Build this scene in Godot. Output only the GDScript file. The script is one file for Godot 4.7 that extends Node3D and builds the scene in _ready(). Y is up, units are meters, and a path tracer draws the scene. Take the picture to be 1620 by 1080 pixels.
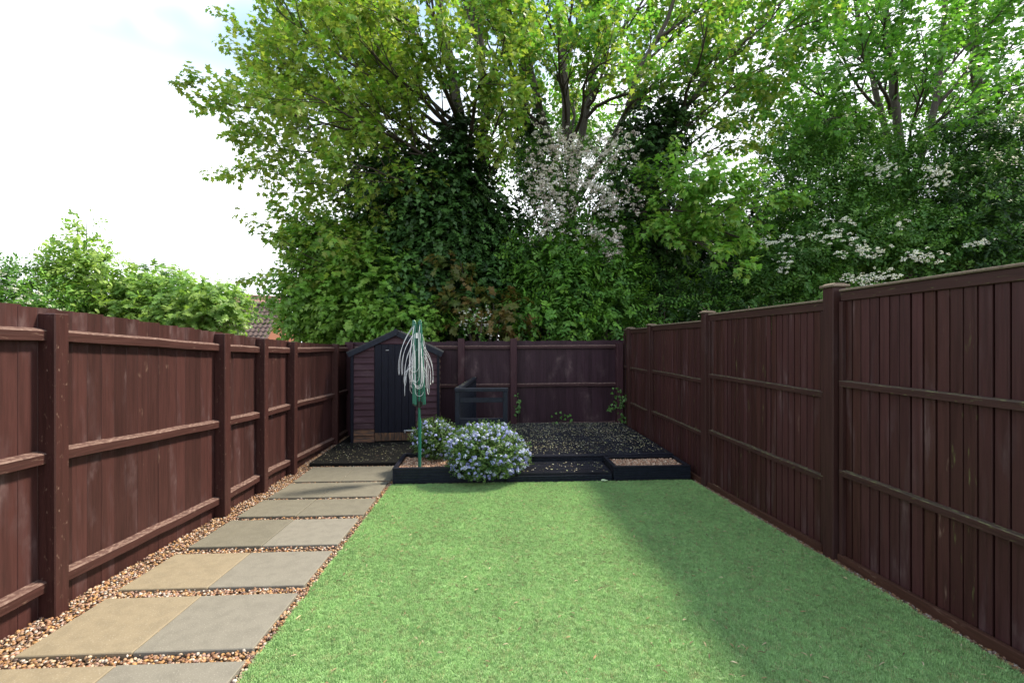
extends Node3D
# A back garden between stained fences. Garden axes: x to the right, -z away from the house (v = -z), y up.

const CAM_H := 1.388
const SLOPE := 0.043
const YAW := 0.053
const FOCAL := 720.0

var rng := RandomNumberGenerator.new()
var M := {}
var used := {}


# ------------------------------------------------------------------ helpers: places
func at(px: float, py: float, v: float) -> Vector3:      # the point at depth v on the line of sight of a photograph pixel
	var a := (px - 810.0) / FOCAL
	var b := -(py - 540.0) / FOCAL
	var d := Vector3(a * cos(YAW) + sin(YAW), b, a * sin(YAW) - cos(YAW))
	return Vector3(0, CAM_H, 0) + d * (v / -d.z)


func ground_y(v: float) -> float:
	return -SLOPE * v if v < 5.3 else -SLOPE * 5.3


func rnd(a: float, b: float) -> float:
	return rng.randf_range(a, b)


func rdir() -> Vector3:
	var y := rnd(-1, 1)
	var t := rnd(0, TAU)
	var r := sqrt(1 - y * y)
	return Vector3(r * cos(t), y, r * sin(t))


# ------------------------------------------------------------------ helpers: nodes
func numbered(called: String) -> String:
	used[called] = used.get(called, -1) + 1
	return called if used[called] == 0 else "%s_%03d" % [called, used[called]]


func tag(o: Node3D, label: String, category: String, group := "", kind := "") -> Node3D:
	if label: o.set_meta("label", label)
	if category: o.set_meta("category", category)
	if group: o.set_meta("group", group)
	if kind: o.set_meta("kind", kind)
	return o


func thing(called: String, label: String, category: String, where := Vector3.ZERO, turn := 0.0, group := "") -> Node3D:
	var o := Node3D.new()
	o.name = numbered(called)
	add_child(o)
	o.position = where
	o.rotation.y = turn
	return tag(o, label, category, group)


func part(called: String, mesh: Mesh, mat: Material, parent: Node, where := Vector3.ZERO, basis := Basis()) -> MeshInstance3D:
	var o := MeshInstance3D.new()
	o.name = called
	o.mesh = mesh
	o.material_override = mat
	o.transform = Transform3D(basis, where)
	parent.add_child(o, true)
	return o


func scatter(called: String, mesh: Mesh, mat: Material, buf: PackedFloat32Array, parent: Node, stuff := true) -> MultiMeshInstance3D:
	var mm := MultiMesh.new()
	mm.transform_format = MultiMesh.TRANSFORM_3D
	mm.use_colors = true
	mm.mesh = mesh
	mm.instance_count = buf.size() / 16
	mm.buffer = buf
	var o := MultiMeshInstance3D.new()
	o.name = called
	o.multimesh = mm
	o.material_override = mat
	parent.add_child(o, true)
	if stuff: o.set_meta("kind", "stuff")
	return o


func put(buf: PackedFloat32Array, p: Vector3, x: Vector3, y: Vector3, z: Vector3, c: Color) -> void:
	buf.append_array(PackedFloat32Array([x.x, y.x, z.x, p.x, x.y, y.y, z.y, p.y, x.z, y.z, z.z, p.z, c.r, c.g, c.b, 1.0]))


func put_leaf(buf: PackedFloat32Array, p: Vector3, tip: Vector3, up: Vector3, size: float, c: Color) -> void:
	var x := tip.cross(up)
	if x.length_squared() < 1e-4:
		x = tip.cross(Vector3(0.3, 0.2, 0.9))
	x = x.normalized()
	var y := tip.normalized()
	put(buf, p, x * size, y * size, x.cross(y) * size, c)


# ------------------------------------------------------------------ helpers: meshes
class MB:
	var v := PackedVector3Array()
	var n := PackedVector3Array()
	var i := PackedInt32Array()

	func tri(a: Vector3, b: Vector3, c: Vector3, nn: Vector3) -> void:
		var k := v.size()
		if (b - a).cross(c - a).dot(nn) > 0:
			var t := b
			b = c
			c = t
		v.append_array(PackedVector3Array([a, b, c]))
		n.append_array(PackedVector3Array([nn, nn, nn]))
		i.append_array(PackedInt32Array([k, k + 1, k + 2]))

	func quad(a: Vector3, b: Vector3, c: Vector3, d: Vector3, out := Vector3.ZERO) -> void:
		var nn := (b - a).cross(c - a)
		if nn.length_squared() < 1e-14:
			nn = (c - a).cross(d - a)
		nn = nn.normalized()
		if nn.dot(out) < 0:
			nn = -nn
		tri(a, b, c, nn)
		tri(a, c, d, nn)

	# bevelled box about a centre
	func box(c: Vector3, s: Vector3, bev := 0.0, basis := Basis()) -> MB:
		var h := s * 0.5
		var b := minf(bev, minf(h.x, minf(h.y, h.z)) * 0.9)
		var ax := [Vector3.RIGHT, Vector3.UP, Vector3.BACK]
		for k in 3:
			var e: Vector3 = ax[k]
			var f: Vector3 = ax[(k + 1) % 3]
			var g: Vector3 = ax[(k + 2) % 3]
			var he: float = h[k]
			var hf: float = h[(k + 1) % 3]
			var hg: float = h[(k + 2) % 3]
			for s1 in [-1.0, 1.0]:
				var o: Vector3 = e * he * s1
				var ff: Vector3 = f * (hf - b)
				var gg: Vector3 = g * (hg - b)
				quad(c + basis * (o - ff - gg), c + basis * (o + ff - gg), c + basis * (o + ff + gg), c + basis * (o - ff + gg), basis * (e * s1))
				if b > 0:
					for s2 in [-1.0, 1.0]:
						var p: Vector3 = e * he * s1 + f * (hf - b) * s2
						var q: Vector3 = e * (he - b) * s1 + f * hf * s2
						quad(c + basis * (p - gg), c + basis * (p + gg), c + basis * (q + gg), c + basis * (q - gg), basis * (e * s1 + f * s2))
						if k == 0:
							for s3 in [-1.0, 1.0]:
								var sg := Vector3(s1, s2, s3)
								var i3 := h - Vector3(b, b, b)
								tri(c + basis * (sg * Vector3(h.x, i3.y, i3.z)), c + basis * (sg * Vector3(i3.x, h.y, i3.z)), c + basis * (sg * Vector3(i3.x, i3.y, h.z)), (basis * sg).normalized())
		return self

	# profile (closed loop in the plane of right/up) swept from a to b, flat faces, with ends
	func prism(loop: PackedVector2Array, a: Vector3, b: Vector3, right: Vector3, up: Vector3) -> MB:
		var m := loop.size()
		var mid := Vector2.ZERO
		for p in loop: mid += p / m
		for k in m:
			var p := loop[k]
			var q := loop[(k + 1) % m]
			var e := q - p
			var o := Vector2(e.y, -e.x)
			if Geometry2D.is_polygon_clockwise(loop): o = -o
			quad(a + right * p.x + up * p.y, a + right * q.x + up * q.y, b + right * q.x + up * q.y, b + right * p.x + up * p.y, right * o.x + up * o.y)
		var t := Geometry2D.triangulate_polygon(loop)
		var d := (b - a).normalized()
		for k in t.size() / 3:
			var x := loop[t[k * 3]]
			var y := loop[t[k * 3 + 1]]
			var z := loop[t[k * 3 + 2]]
			tri(a + right * x.x + up * x.y, a + right * y.x + up * y.y, a + right * z.x + up * z.y, -d)
			tri(b + right * x.x + up * x.y, b + right * y.x + up * y.y, b + right * z.x + up * z.y, d)
		return self

	# round tube through points with radii, smooth normals
	func tube(pts: PackedVector3Array, radii: PackedFloat32Array, sides := 6) -> MB:
		var first := v.size()
		var x := Vector3.ZERO
		for k in pts.size():
			var d := (pts[mini(k + 1, pts.size() - 1)] - pts[maxi(k - 1, 0)]).normalized()
			if k == 0:
				x = d.cross(Vector3(0.31, 0.2, 0.93)).normalized()
			x = (x - d * x.dot(d)).normalized()
			var y := d.cross(x)
			for s in sides:
				var o := x * cos(TAU * s / sides) + y * sin(TAU * s / sides)
				v.append(pts[k] + o * radii[k])
				n.append(o)
			if k > 0:
				var r0 := first + (k - 1) * sides
				var r1 := first + k * sides
				for s in sides:
					var s2 := (s + 1) % sides
					i.append_array(PackedInt32Array([r0 + s, r1 + s, r0 + s2, r0 + s2, r1 + s, r1 + s2]))
		return self

	func done() -> ArrayMesh:
		var a := []
		a.resize(Mesh.ARRAY_MAX)
		a[Mesh.ARRAY_VERTEX] = v
		a[Mesh.ARRAY_NORMAL] = n
		a[Mesh.ARRAY_INDEX] = i
		var m := ArrayMesh.new()
		m.add_surface_from_arrays(Mesh.PRIMITIVE_TRIANGLES, a)
		return m


func boxm(s: Vector3, bev := 0.004) -> ArrayMesh:
	return MB.new().box(Vector3.ZERO, s, bev).done()


# a leaf given by its half outline (x, y) from base to tip: y along the leaf, normal +z, cupped by fold and droop
func leaf_mesh(half: PackedVector2Array, heart: Vector2, fold: float, droop: float) -> ArrayMesh:
	var ring := PackedVector3Array()
	for p in half:
		ring.append(Vector3(p.x, p.y, fold * p.x - droop * p.y * p.y))
	for k in range(half.size() - 2, 0, -1):
		var p := half[k]
		ring.append(Vector3(-p.x, p.y, fold * p.x - droop * p.y * p.y))
	var b := MB.new()
	var c := Vector3(heart.x, heart.y, -droop * heart.y * heart.y)
	for k in ring.size():
		var p := ring[k]
		var q := ring[(k + 1) % ring.size()]
		var nn := (p - c).cross(q - c).normalized()
		if nn.z < 0: nn = -nn
		b.tri(c, p, q, nn)
	return b.done()


func pebble_mesh(seed_: int) -> ArrayMesh:
	var r := RandomNumberGenerator.new()
	r.seed = seed_
	var fl := FastNoiseLite.new()
	fl.seed = seed_
	fl.frequency = 0.9
	var b := MB.new()
	var rows := 4
	var cols := 7
	for j in rows + 1:
		var th := PI * j / rows
		for k in cols:
			var ph := TAU * (k + 0.5 * (j % 2)) / cols
			var d := Vector3(sin(th) * cos(ph), cos(th), sin(th) * sin(ph))
			var s := 0.5 * (1.0 + 0.42 * fl.get_noise_3dv(d * 1.5))
			b.v.append(d * s * Vector3(1.0, 0.62, 0.78))
			b.n.append((d * Vector3(0.8, 1.4, 1.0)).normalized())
	for j in rows:
		for k in cols:
			var a := j * cols + k
			var a2 := j * cols + (k + 1) % cols
			var c := a + cols
			var c2 := a2 + cols
			b.i.append_array(PackedInt32Array([a, c, a2, a2, c, c2]))
	return b.done()


# ------------------------------------------------------------------ helpers: materials
func noise_tex(seed_: int, freq: float, ramp: Array, oct := 4, size := 512, warp := 0.0) -> NoiseTexture2D:
	var f := FastNoiseLite.new()
	f.seed = seed_
	f.noise_type = FastNoiseLite.TYPE_SIMPLEX_SMOOTH
	if warp > 0.0:
		f.domain_warp_enabled = true
		f.domain_warp_amplitude = warp
		f.domain_warp_frequency = 0.012
	f.frequency = freq
	f.fractal_octaves = oct
	f.fractal_gain = 0.55
	var t := NoiseTexture2D.new()
	t.width = size
	t.height = size
	t.seamless = true
	t.noise = f
	if ramp.size():
		var g := Gradient.new()
		var offs := PackedFloat32Array()
		var cols := PackedColorArray()
		for k in ramp.size():
			offs.append(ramp[k][0])
			cols.append(ramp[k][1])
		g.offsets = offs
		g.colors = cols
		t.color_ramp = g
	return t


func lin(r: float, g: float, b: float, a := 1.0) -> Color:
	var c := Color(r, g, b).linear_to_srgb()
	c.a = a
	return c


func solid(c: Color, rough: float, spec := 0.5) -> StandardMaterial3D:
	var m := StandardMaterial3D.new()
	m.albedo_color = c
	m.roughness = rough
	m.metallic_specular = spec
	return m


func textured(tint: Color, tex: Texture2D, scale: Vector3, rough: float, bump: Texture2D = null, bump_cm := 0.1, detail: Texture2D = null, dscale := Vector3.ONE, spec := 0.5) -> StandardMaterial3D:
	var m := solid(tint, rough, spec)
	m.albedo_texture = tex
	m.uv1_triplanar = true
	m.uv1_world_triplanar = true
	m.uv1_triplanar_sharpness = 6.0
	m.uv1_scale = scale
	if bump:
		m.heightmap_enabled = true
		m.heightmap_texture = bump
		m.heightmap_scale = bump_cm
	if detail:
		m.detail_enabled = true
		m.detail_albedo = detail
		m.detail_uv_layer = BaseMaterial3D.DETAIL_UV_2
		m.uv2_triplanar = true
		m.uv2_world_triplanar = true
		m.uv2_triplanar_sharpness = 6.0
		m.uv2_scale = dscale
	return m


func foliage(rough: float, back: float, spec := 0.4) -> StandardMaterial3D:
	var m := solid(Color.WHITE, rough, spec)
	m.vertex_color_use_as_albedo = true
	m.backlight_enabled = true
	m.backlight = Color(back * 0.95, back, back * 0.55).linear_to_srgb()
	m.cull_mode = BaseMaterial3D.CULL_DISABLED
	return m


func tinted(rough: float, spec := 0.4) -> StandardMaterial3D:
	var m := solid(Color.WHITE, rough, spec)
	m.vertex_color_use_as_albedo = true
	return m


func make_materials() -> void:
	var grey := func(x: float) -> Color: return Color(x, x, x).linear_to_srgb()
	var grain := noise_tex(3, 0.028, [[0.0, grey.call(0.62)], [0.42, grey.call(0.86)], [0.6, grey.call(1.0)], [1.0, grey.call(0.7)]], 5, 512, 28.0)
	var relief := noise_tex(7, 0.035, [], 5)
	# scuffs: flecks of pale bare wood and dust in the stain
	var flecks := noise_tex(11, 0.02, [[0.0, lin(0.3, 0.19, 0.13, 0.0)], [0.77, lin(0.2, 0.13, 0.1, 0.0)], [0.86, lin(0.2, 0.13, 0.1, 0.3)], [1.0, lin(0.3, 0.22, 0.18, 0.7)]], 5)
	var dusty := noise_tex(12, 0.007, [[0.0, lin(0.014, 0.007, 0.008, 0.35)], [0.3, lin(0.02, 0.01, 0.01, 0.0)], [0.62, lin(0.08, 0.05, 0.055, 0.0)], [0.8, lin(0.09, 0.06, 0.065, 0.2)], [1.0, lin(0.17, 0.12, 0.12, 0.5)]], 7, 512, 40.0)
	var peel := noise_tex(13, 0.012, [[0.0, lin(0.3, 0.17, 0.11, 0.0)], [0.42, lin(0.13, 0.075, 0.06, 0.1)], [0.58, lin(0.16, 0.1, 0.08, 0.65)], [1.0, lin(0.26, 0.19, 0.165, 0.95)]], 7, 512, 30.0)
	var moss := noise_tex(14, 0.022, [[0.0, lin(0.2, 0.2, 0.05, 0.0)], [0.74, lin(0.1, 0.1, 0.04, 0.0)], [0.84, lin(0.11, 0.12, 0.045, 0.4)], [1.0, lin(0.2, 0.21, 0.09, 0.85)]], 5)
	M.stain = []
	for k in 5:                                            # the left fence: red-brown
		var f := 0.78 + 0.11 * k
		M.stain.append(textured(lin(0.046 * f, 0.0172 * f, 0.0158 * f), grain, Vector3(1.7, 0.11, 1.7), 0.5, relief, 0.12, flecks if k == 2 else dusty, Vector3(0.83 + 0.09 * k, 0.42, 0.83 + 0.09 * k)))
	M.stain_post = textured(lin(0.046, 0.017, 0.0155), grain, Vector3(1.7, 0.11, 1.7), 0.45, relief, 0.12, flecks, Vector3(2.6, 1.3, 2.6))
	M.stain_rail = textured(lin(0.05, 0.019, 0.0165), grain, Vector3(1.7, 1.7, 0.12), 0.55, relief, 0.2, flecks, Vector3(2.0, 3.0, 0.7))
	M.rail_top = textured(lin(0.07, 0.03, 0.025), grain, Vector3(1.7, 1.7, 0.12), 0.8, relief, 0.3, peel, Vector3(5.0, 5.0, 2.6))
	M.back_top = textured(lin(0.06, 0.03, 0.028), grain, Vector3(0.12, 1.7, 1.7), 0.8, relief, 0.3, peel, Vector3(2.2, 5.0, 5.0))
	M.panel_top = textured(lin(0.05, 0.027, 0.022), grain, Vector3(1.7, 1.7, 0.12), 0.7, relief, 0.3, noise_tex(15, 0.03, [[0.0, lin(0.1, 0.1, 0.04, 0.0)], [0.5, lin(0.1, 0.1, 0.04, 0.1)], [0.66, lin(0.12, 0.13, 0.05, 0.6)], [1.0, lin(0.2, 0.2, 0.1, 0.9)]], 5), Vector3(3.0, 3.0, 0.9))
	M.back = []
	for k in 4:                                            # the back fence: plum brown
		var f := 0.85 + 0.09 * k
		M.back.append(textured(lin(0.038 * f, 0.0185 * f, 0.027 * f), grain, Vector3(1.7, 0.11, 1.7), 0.5, relief, 0.1, dusty, Vector3(0.6, 0.3, 0.6)))
	M.back_post = textured(lin(0.05, 0.021, 0.027), grain, Vector3(1.7, 0.11, 1.7), 0.5, relief, 0.1, dusty, Vector3(0.6, 0.3, 0.6))
	M.back_rail = textured(lin(0.05, 0.024, 0.027), grain, Vector3(0.12, 1.7, 1.7), 0.6, relief, 0.2, flecks, Vector3(0.7, 3.0, 3.0))
	M.panel = []
	for k in 6:                                            # the right fence: dark chocolate
		var f := 0.8 + 0.08 * k
		M.panel.append(textured(lin(0.05 * f, 0.0195 * f, (0.0165 + 0.0015 * (k % 3)) * f), grain, Vector3(1.9, 0.1, 1.9), 0.45, relief, 0.1, [dusty, moss, dusty, dusty, flecks, dusty][k], Vector3(1.6, 0.3, 1.6)))
	M.panel_post = textured(lin(0.044, 0.019, 0.017), grain, Vector3(1.9, 0.1, 1.9), 0.48, relief, 0.1, dusty, Vector3(0.5, 0.2, 0.5))
	M.panel_rail = textured(lin(0.044, 0.02, 0.0175), grain, Vector3(1.7, 1.7, 0.12), 0.55, relief, 0.15, moss, Vector3(2.0, 3.0, 0.9))
	M.cap = textured(lin(0.14, 0.105, 0.075), grain, Vector3(2.5, 2.5, 2.5), 0.8, relief, 0.2, moss, Vector3(3, 3, 3))
	M.gravel_board = textured(lin(0.062, 0.027, 0.018), grain, Vector3(1.7, 1.7, 0.12), 0.7, relief, 0.2, flecks, Vector3(1.2, 2.0, 0.6))

	var deckgrain := noise_tex(21, 0.03, [[0.0, grey.call(0.5)], [0.45, grey.call(0.85)], [0.7, grey.call(1.0)], [1.0, grey.call(1.25)]], 5)
	M.deck = []
	for k in 3:
		var f := 0.85 + 0.15 * k
		M.deck.append(textured(lin(0.017 * f, 0.0175 * f, 0.027 * f), deckgrain, Vector3(0.15, 2.0, 2.0), 0.42, relief, 0.15))
	M.black = textured(lin(0.015, 0.015, 0.02), deckgrain, Vector3(0.3, 2.0, 2.0), 0.5, relief, 0.1)
	M.pad = textured(lin(0.008, 0.0075, 0.007), deckgrain, Vector3(2.0, 2.0, 2.0), 0.85, relief, 0.5)
	M.navy = textured(lin(0.0065, 0.0075, 0.016), deckgrain, Vector3(2.0, 0.3, 2.0), 0.55, relief, 0.08)
	M.rail_grey = textured(lin(0.014, 0.018, 0.029), deckgrain, Vector3(0.8, 0.8, 0.8), 0.45, relief, 0.08)

	# shed cladding: plum stain; the lowest boards have lost it
	M.clad = []
	for k in 3:
		var f := 0.88 + 0.12 * k
		M.clad.append(textured(lin(0.056 * f, 0.0265 * f, 0.036 * f), grain, Vector3(0.12, 1.9, 1.9), 0.6, relief, 0.15, dusty, Vector3(0.5, 1.2, 0.5)))
	var worn := noise_tex(23, 0.018, [[0.0, lin(0.03, 0.018, 0.014, 0.9)], [0.4, lin(0.07, 0.04, 0.025, 0.7)], [0.55, lin(0.13, 0.06, 0.024, 0.55)], [0.75, lin(0.16, 0.075, 0.03, 0.85)], [1.0, lin(0.22, 0.12, 0.06, 0.9)]], 5)
	M.clad_worn = textured(lin(0.09, 0.045, 0.04), grain, Vector3(0.12, 1.9, 1.9), 0.75, relief, 0.2, worn, Vector3(0.5, 2.4, 0.5))
	M.door_worn = textured(lin(0.05, 0.035, 0.03), grain, Vector3(1.9, 0.2, 1.9), 0.75, relief, 0.2, worn, Vector3(2.6, 0.5, 2.6))
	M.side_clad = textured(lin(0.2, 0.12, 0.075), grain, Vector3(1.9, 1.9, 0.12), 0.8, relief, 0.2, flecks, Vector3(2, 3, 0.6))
	M.felt = textured(lin(0.03, 0.032, 0.036), noise_tex(25, 0.2, [[0.0, grey.call(0.5)], [1.0, grey.call(1.4)]], 2), Vector3(2, 2, 2), 0.9, relief, 0.1)
	M.steel = solid(lin(0.45, 0.46, 0.48), 0.4)
	M.steel.metallic = 0.8

	for m in M.back + M.panel + M.deck + M.clad + [M.back_post, M.back_rail, M.panel_post, M.panel_rail, M.black, M.pad, M.navy, M.rail_grey, M.gravel_board]:
		m.metallic_specular = 0.3                            # matt water-based stain
	for m in M.stain + [M.stain_post, M.stain_rail]:
		m.metallic_specular = 0.38

	# paving
	var stone := noise_tex(31, 0.02, [[0.0, grey.call(0.84)], [0.4, grey.call(0.93)], [0.62, grey.call(1.0)], [1.0, grey.call(1.08)]], 7, 512, 25.0)
	var grit := noise_tex(32, 0.18, [[0.0, lin(0.1, 0.09, 0.08, 0.35)], [0.35, lin(0.1, 0.09, 0.08, 0.0)], [0.68, lin(0.55, 0.53, 0.48, 0.0)], [1.0, lin(0.6, 0.58, 0.52, 0.5)]], 3)
	M.slab_sand = textured(lin(0.21, 0.172, 0.115), stone, Vector3(0.9, 0.9, 0.9), 0.8, relief, 0.12, grit, Vector3(1.1, 1.1, 1.1))
	M.slab_grey = textured(lin(0.165, 0.154, 0.13), stone, Vector3(0.8, 0.8, 0.8), 0.8, relief, 0.12, grit, Vector3(1.3, 1.3, 1.3))
	M.slab_olive = textured(lin(0.125, 0.115, 0.088), stone, Vector3(0.7, 0.7, 0.7), 0.8, relief, 0.12, grit, Vector3(1.2, 1.2, 1.2))
	M.pebble = tinted(0.55)
	M.bed = textured(lin(0.12, 0.075, 0.045), noise_tex(33, 0.12, [[0.0, grey.call(0.4)], [1.0, grey.call(1.4)]], 3), Vector3(2, 2, 2), 0.95, relief, 1.0)
	M.soil = textured(lin(0.06, 0.045, 0.025), noise_tex(34, 0.05, [[0.0, grey.call(0.5)], [1.0, grey.call(1.4)]], 5), Vector3(0.6, 0.6, 0.6), 0.95, relief, 1.0)
	M.turf_base = textured(lin(0.13, 0.22, 0.07), noise_tex(35, 0.05, [[0.0, grey.call(0.6)], [1.0, grey.call(1.3)]], 4), Vector3(2, 2, 2), 0.9)
	M.turf = foliage(0.5, 0.35, 0.4)
	M.litter = tinted(0.8)

	M.leaf = foliage(0.42, 1.0, 0.42)
	M.ivy = foliage(0.4, 0.35, 0.36)
	M.small_leaf = foliage(0.45, 0.9, 0.4)
	M.flower = foliage(0.7, 0.5, 0.2)
	var barktex := noise_tex(41, 0.03, [[0.0, grey.call(0.45)], [0.5, grey.call(0.9)], [1.0, grey.call(1.4)]], 5)
	M.bark = textured(lin(0.085, 0.072, 0.058), barktex, Vector3(1.5, 0.35, 1.5), 0.9, relief, 1.0)
	M.twig = textured(lin(0.055, 0.042, 0.032), barktex, Vector3(3, 3, 3), 0.85)

	M.green_metal = solid(lin(0.012, 0.115, 0.075), 0.35)
	M.cord = solid(lin(0.62, 0.62, 0.66), 0.5)
	M.black_plastic = solid(lin(0.015, 0.015, 0.016), 0.4)
	M.white_plastic = solid(lin(0.7, 0.7, 0.7), 0.5)
	M.terracotta = textured(lin(0.32, 0.13, 0.075), stone, Vector3(3, 3, 3), 0.85)
	M.tiles = textured(lin(0.085, 0.055, 0.05), stone, Vector3(0.5, 0.5, 0.5), 0.75, relief, 0.5)
	M.tiles_pink = textured(lin(0.3, 0.17, 0.14), stone, Vector3(0.5, 0.5, 0.5), 0.8, relief, 0.5)
	M.brick = textured(lin(0.24, 0.095, 0.055), noise_tex(43, 0.1, [[0.0, grey.call(0.6)], [1.0, grey.call(1.2)]], 3), Vector3(1, 1, 1), 0.9)
	M.white_trim = solid(lin(0.7, 0.7, 0.68), 0.6)


# ------------------------------------------------------------------ light, sky, camera
func make_sky() -> Image:
	var w := 512
	var h := 256
	var im := Image.create(w, h, false, Image.FORMAT_RGBF)
	var f := FastNoiseLite.new()
	f.seed = 5
	f.frequency = 1.25
	f.fractal_octaves = 5
	for j in h:
		var up := PI * (0.5 - (j + 0.5) / h)
		for k in w:
			var a := TAU * (k + 0.5) / w
			var d := Vector3(cos(up) * sin(a), sin(up), -cos(up) * cos(a))
			var e := maxf(d.y, 0.0)
			var q := f.get_noise_3d(d.x * 1.3, d.y * 2.2, d.z * 1.3)
			var cover := clampf(smoothstep(-0.12, 0.28, q + 0.34 - 0.42 * e), 0.0, 1.0)
			cover = maxf(cover, 1.0 - smoothstep(0.34, 0.5, e))
			var blue := Color(0.33, 0.46, 0.62)
			var cloud := Color(1.0, 1.03, 1.08) * (1.0 + 0.12 * q)
			im.set_pixel(k, j, blue.lerp(cloud, cover))
	return im


func _ready() -> void:
	rng.seed = 20240511
	var cam := Camera3D.new()
	cam.name = "camera"
	cam.fov = rad_to_deg(2.0 * atan(540.0 / FOCAL))
	cam.near = 0.05
	cam.far = 400.0
	add_child(cam)
	cam.position = Vector3(0, CAM_H, 0)
	cam.rotation.y = -YAW
	cam.current = true

	var env := Environment.new()
	env.background_mode = Environment.BG_SKY
	var sky := Sky.new()
	var pano := PanoramaSkyMaterial.new()
	pano.panorama = ImageTexture.create_from_image(make_sky())
	sky.sky_material = pano
	env.sky = sky
	env.tonemap_mode = Environment.TONE_MAPPER_LINEAR
	env.tonemap_exposure = 2.0
	env.sdfgi_enabled = true
	env.ssao_enabled = true
	env.ssil_enabled = true
	var we := WorldEnvironment.new()
	we.name = "world"
	we.environment = env
	add_child(we)

	var sun := DirectionalLight3D.new()                     # hazy sun, high, from the right and a little behind the back fence
	sun.name = "sun"
	sun.light_energy = 1.55
	sun.light_color = Color(1.0, 0.95, 0.86)
	sun.light_angular_distance = 7.0
	sun.shadow_enabled = true
	add_child(sun)
	sun.look_at_from_position(Vector3.ZERO, Vector3(-1.0, -1.34, 0.45))

	make_materials()
	build_ground()
	build_left_fence()
	build_right_fence()
	build_back_fence()
	build_deck()
	build_shed()
	build_houses()
	build_trees()
	build_hedges()
	build_railing()
	build_airer()
	build_bushes()
	build_small()


# ------------------------------------------------------------------ ground, lawn, path
func sheet(called: String, u0: float, u1: float, vs: Array, lift: float, mat: Material, parent: Node = self) -> MeshInstance3D:
	var b := MB.new()
	for k in vs.size() - 1:
		var a: float = vs[k]
		var c: float = vs[k + 1]
		b.quad(Vector3(u0, ground_y(a) + lift, -a), Vector3(u1, ground_y(a) + lift, -a), Vector3(u1, ground_y(c) + lift, -c), Vector3(u0, ground_y(c) + lift, -c), Vector3.UP)
	return part(called, b.done(), mat, parent)


const LAWN_L := -1.075
const LAWN_R := 2.352
const LAWN_B := 5.152


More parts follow.
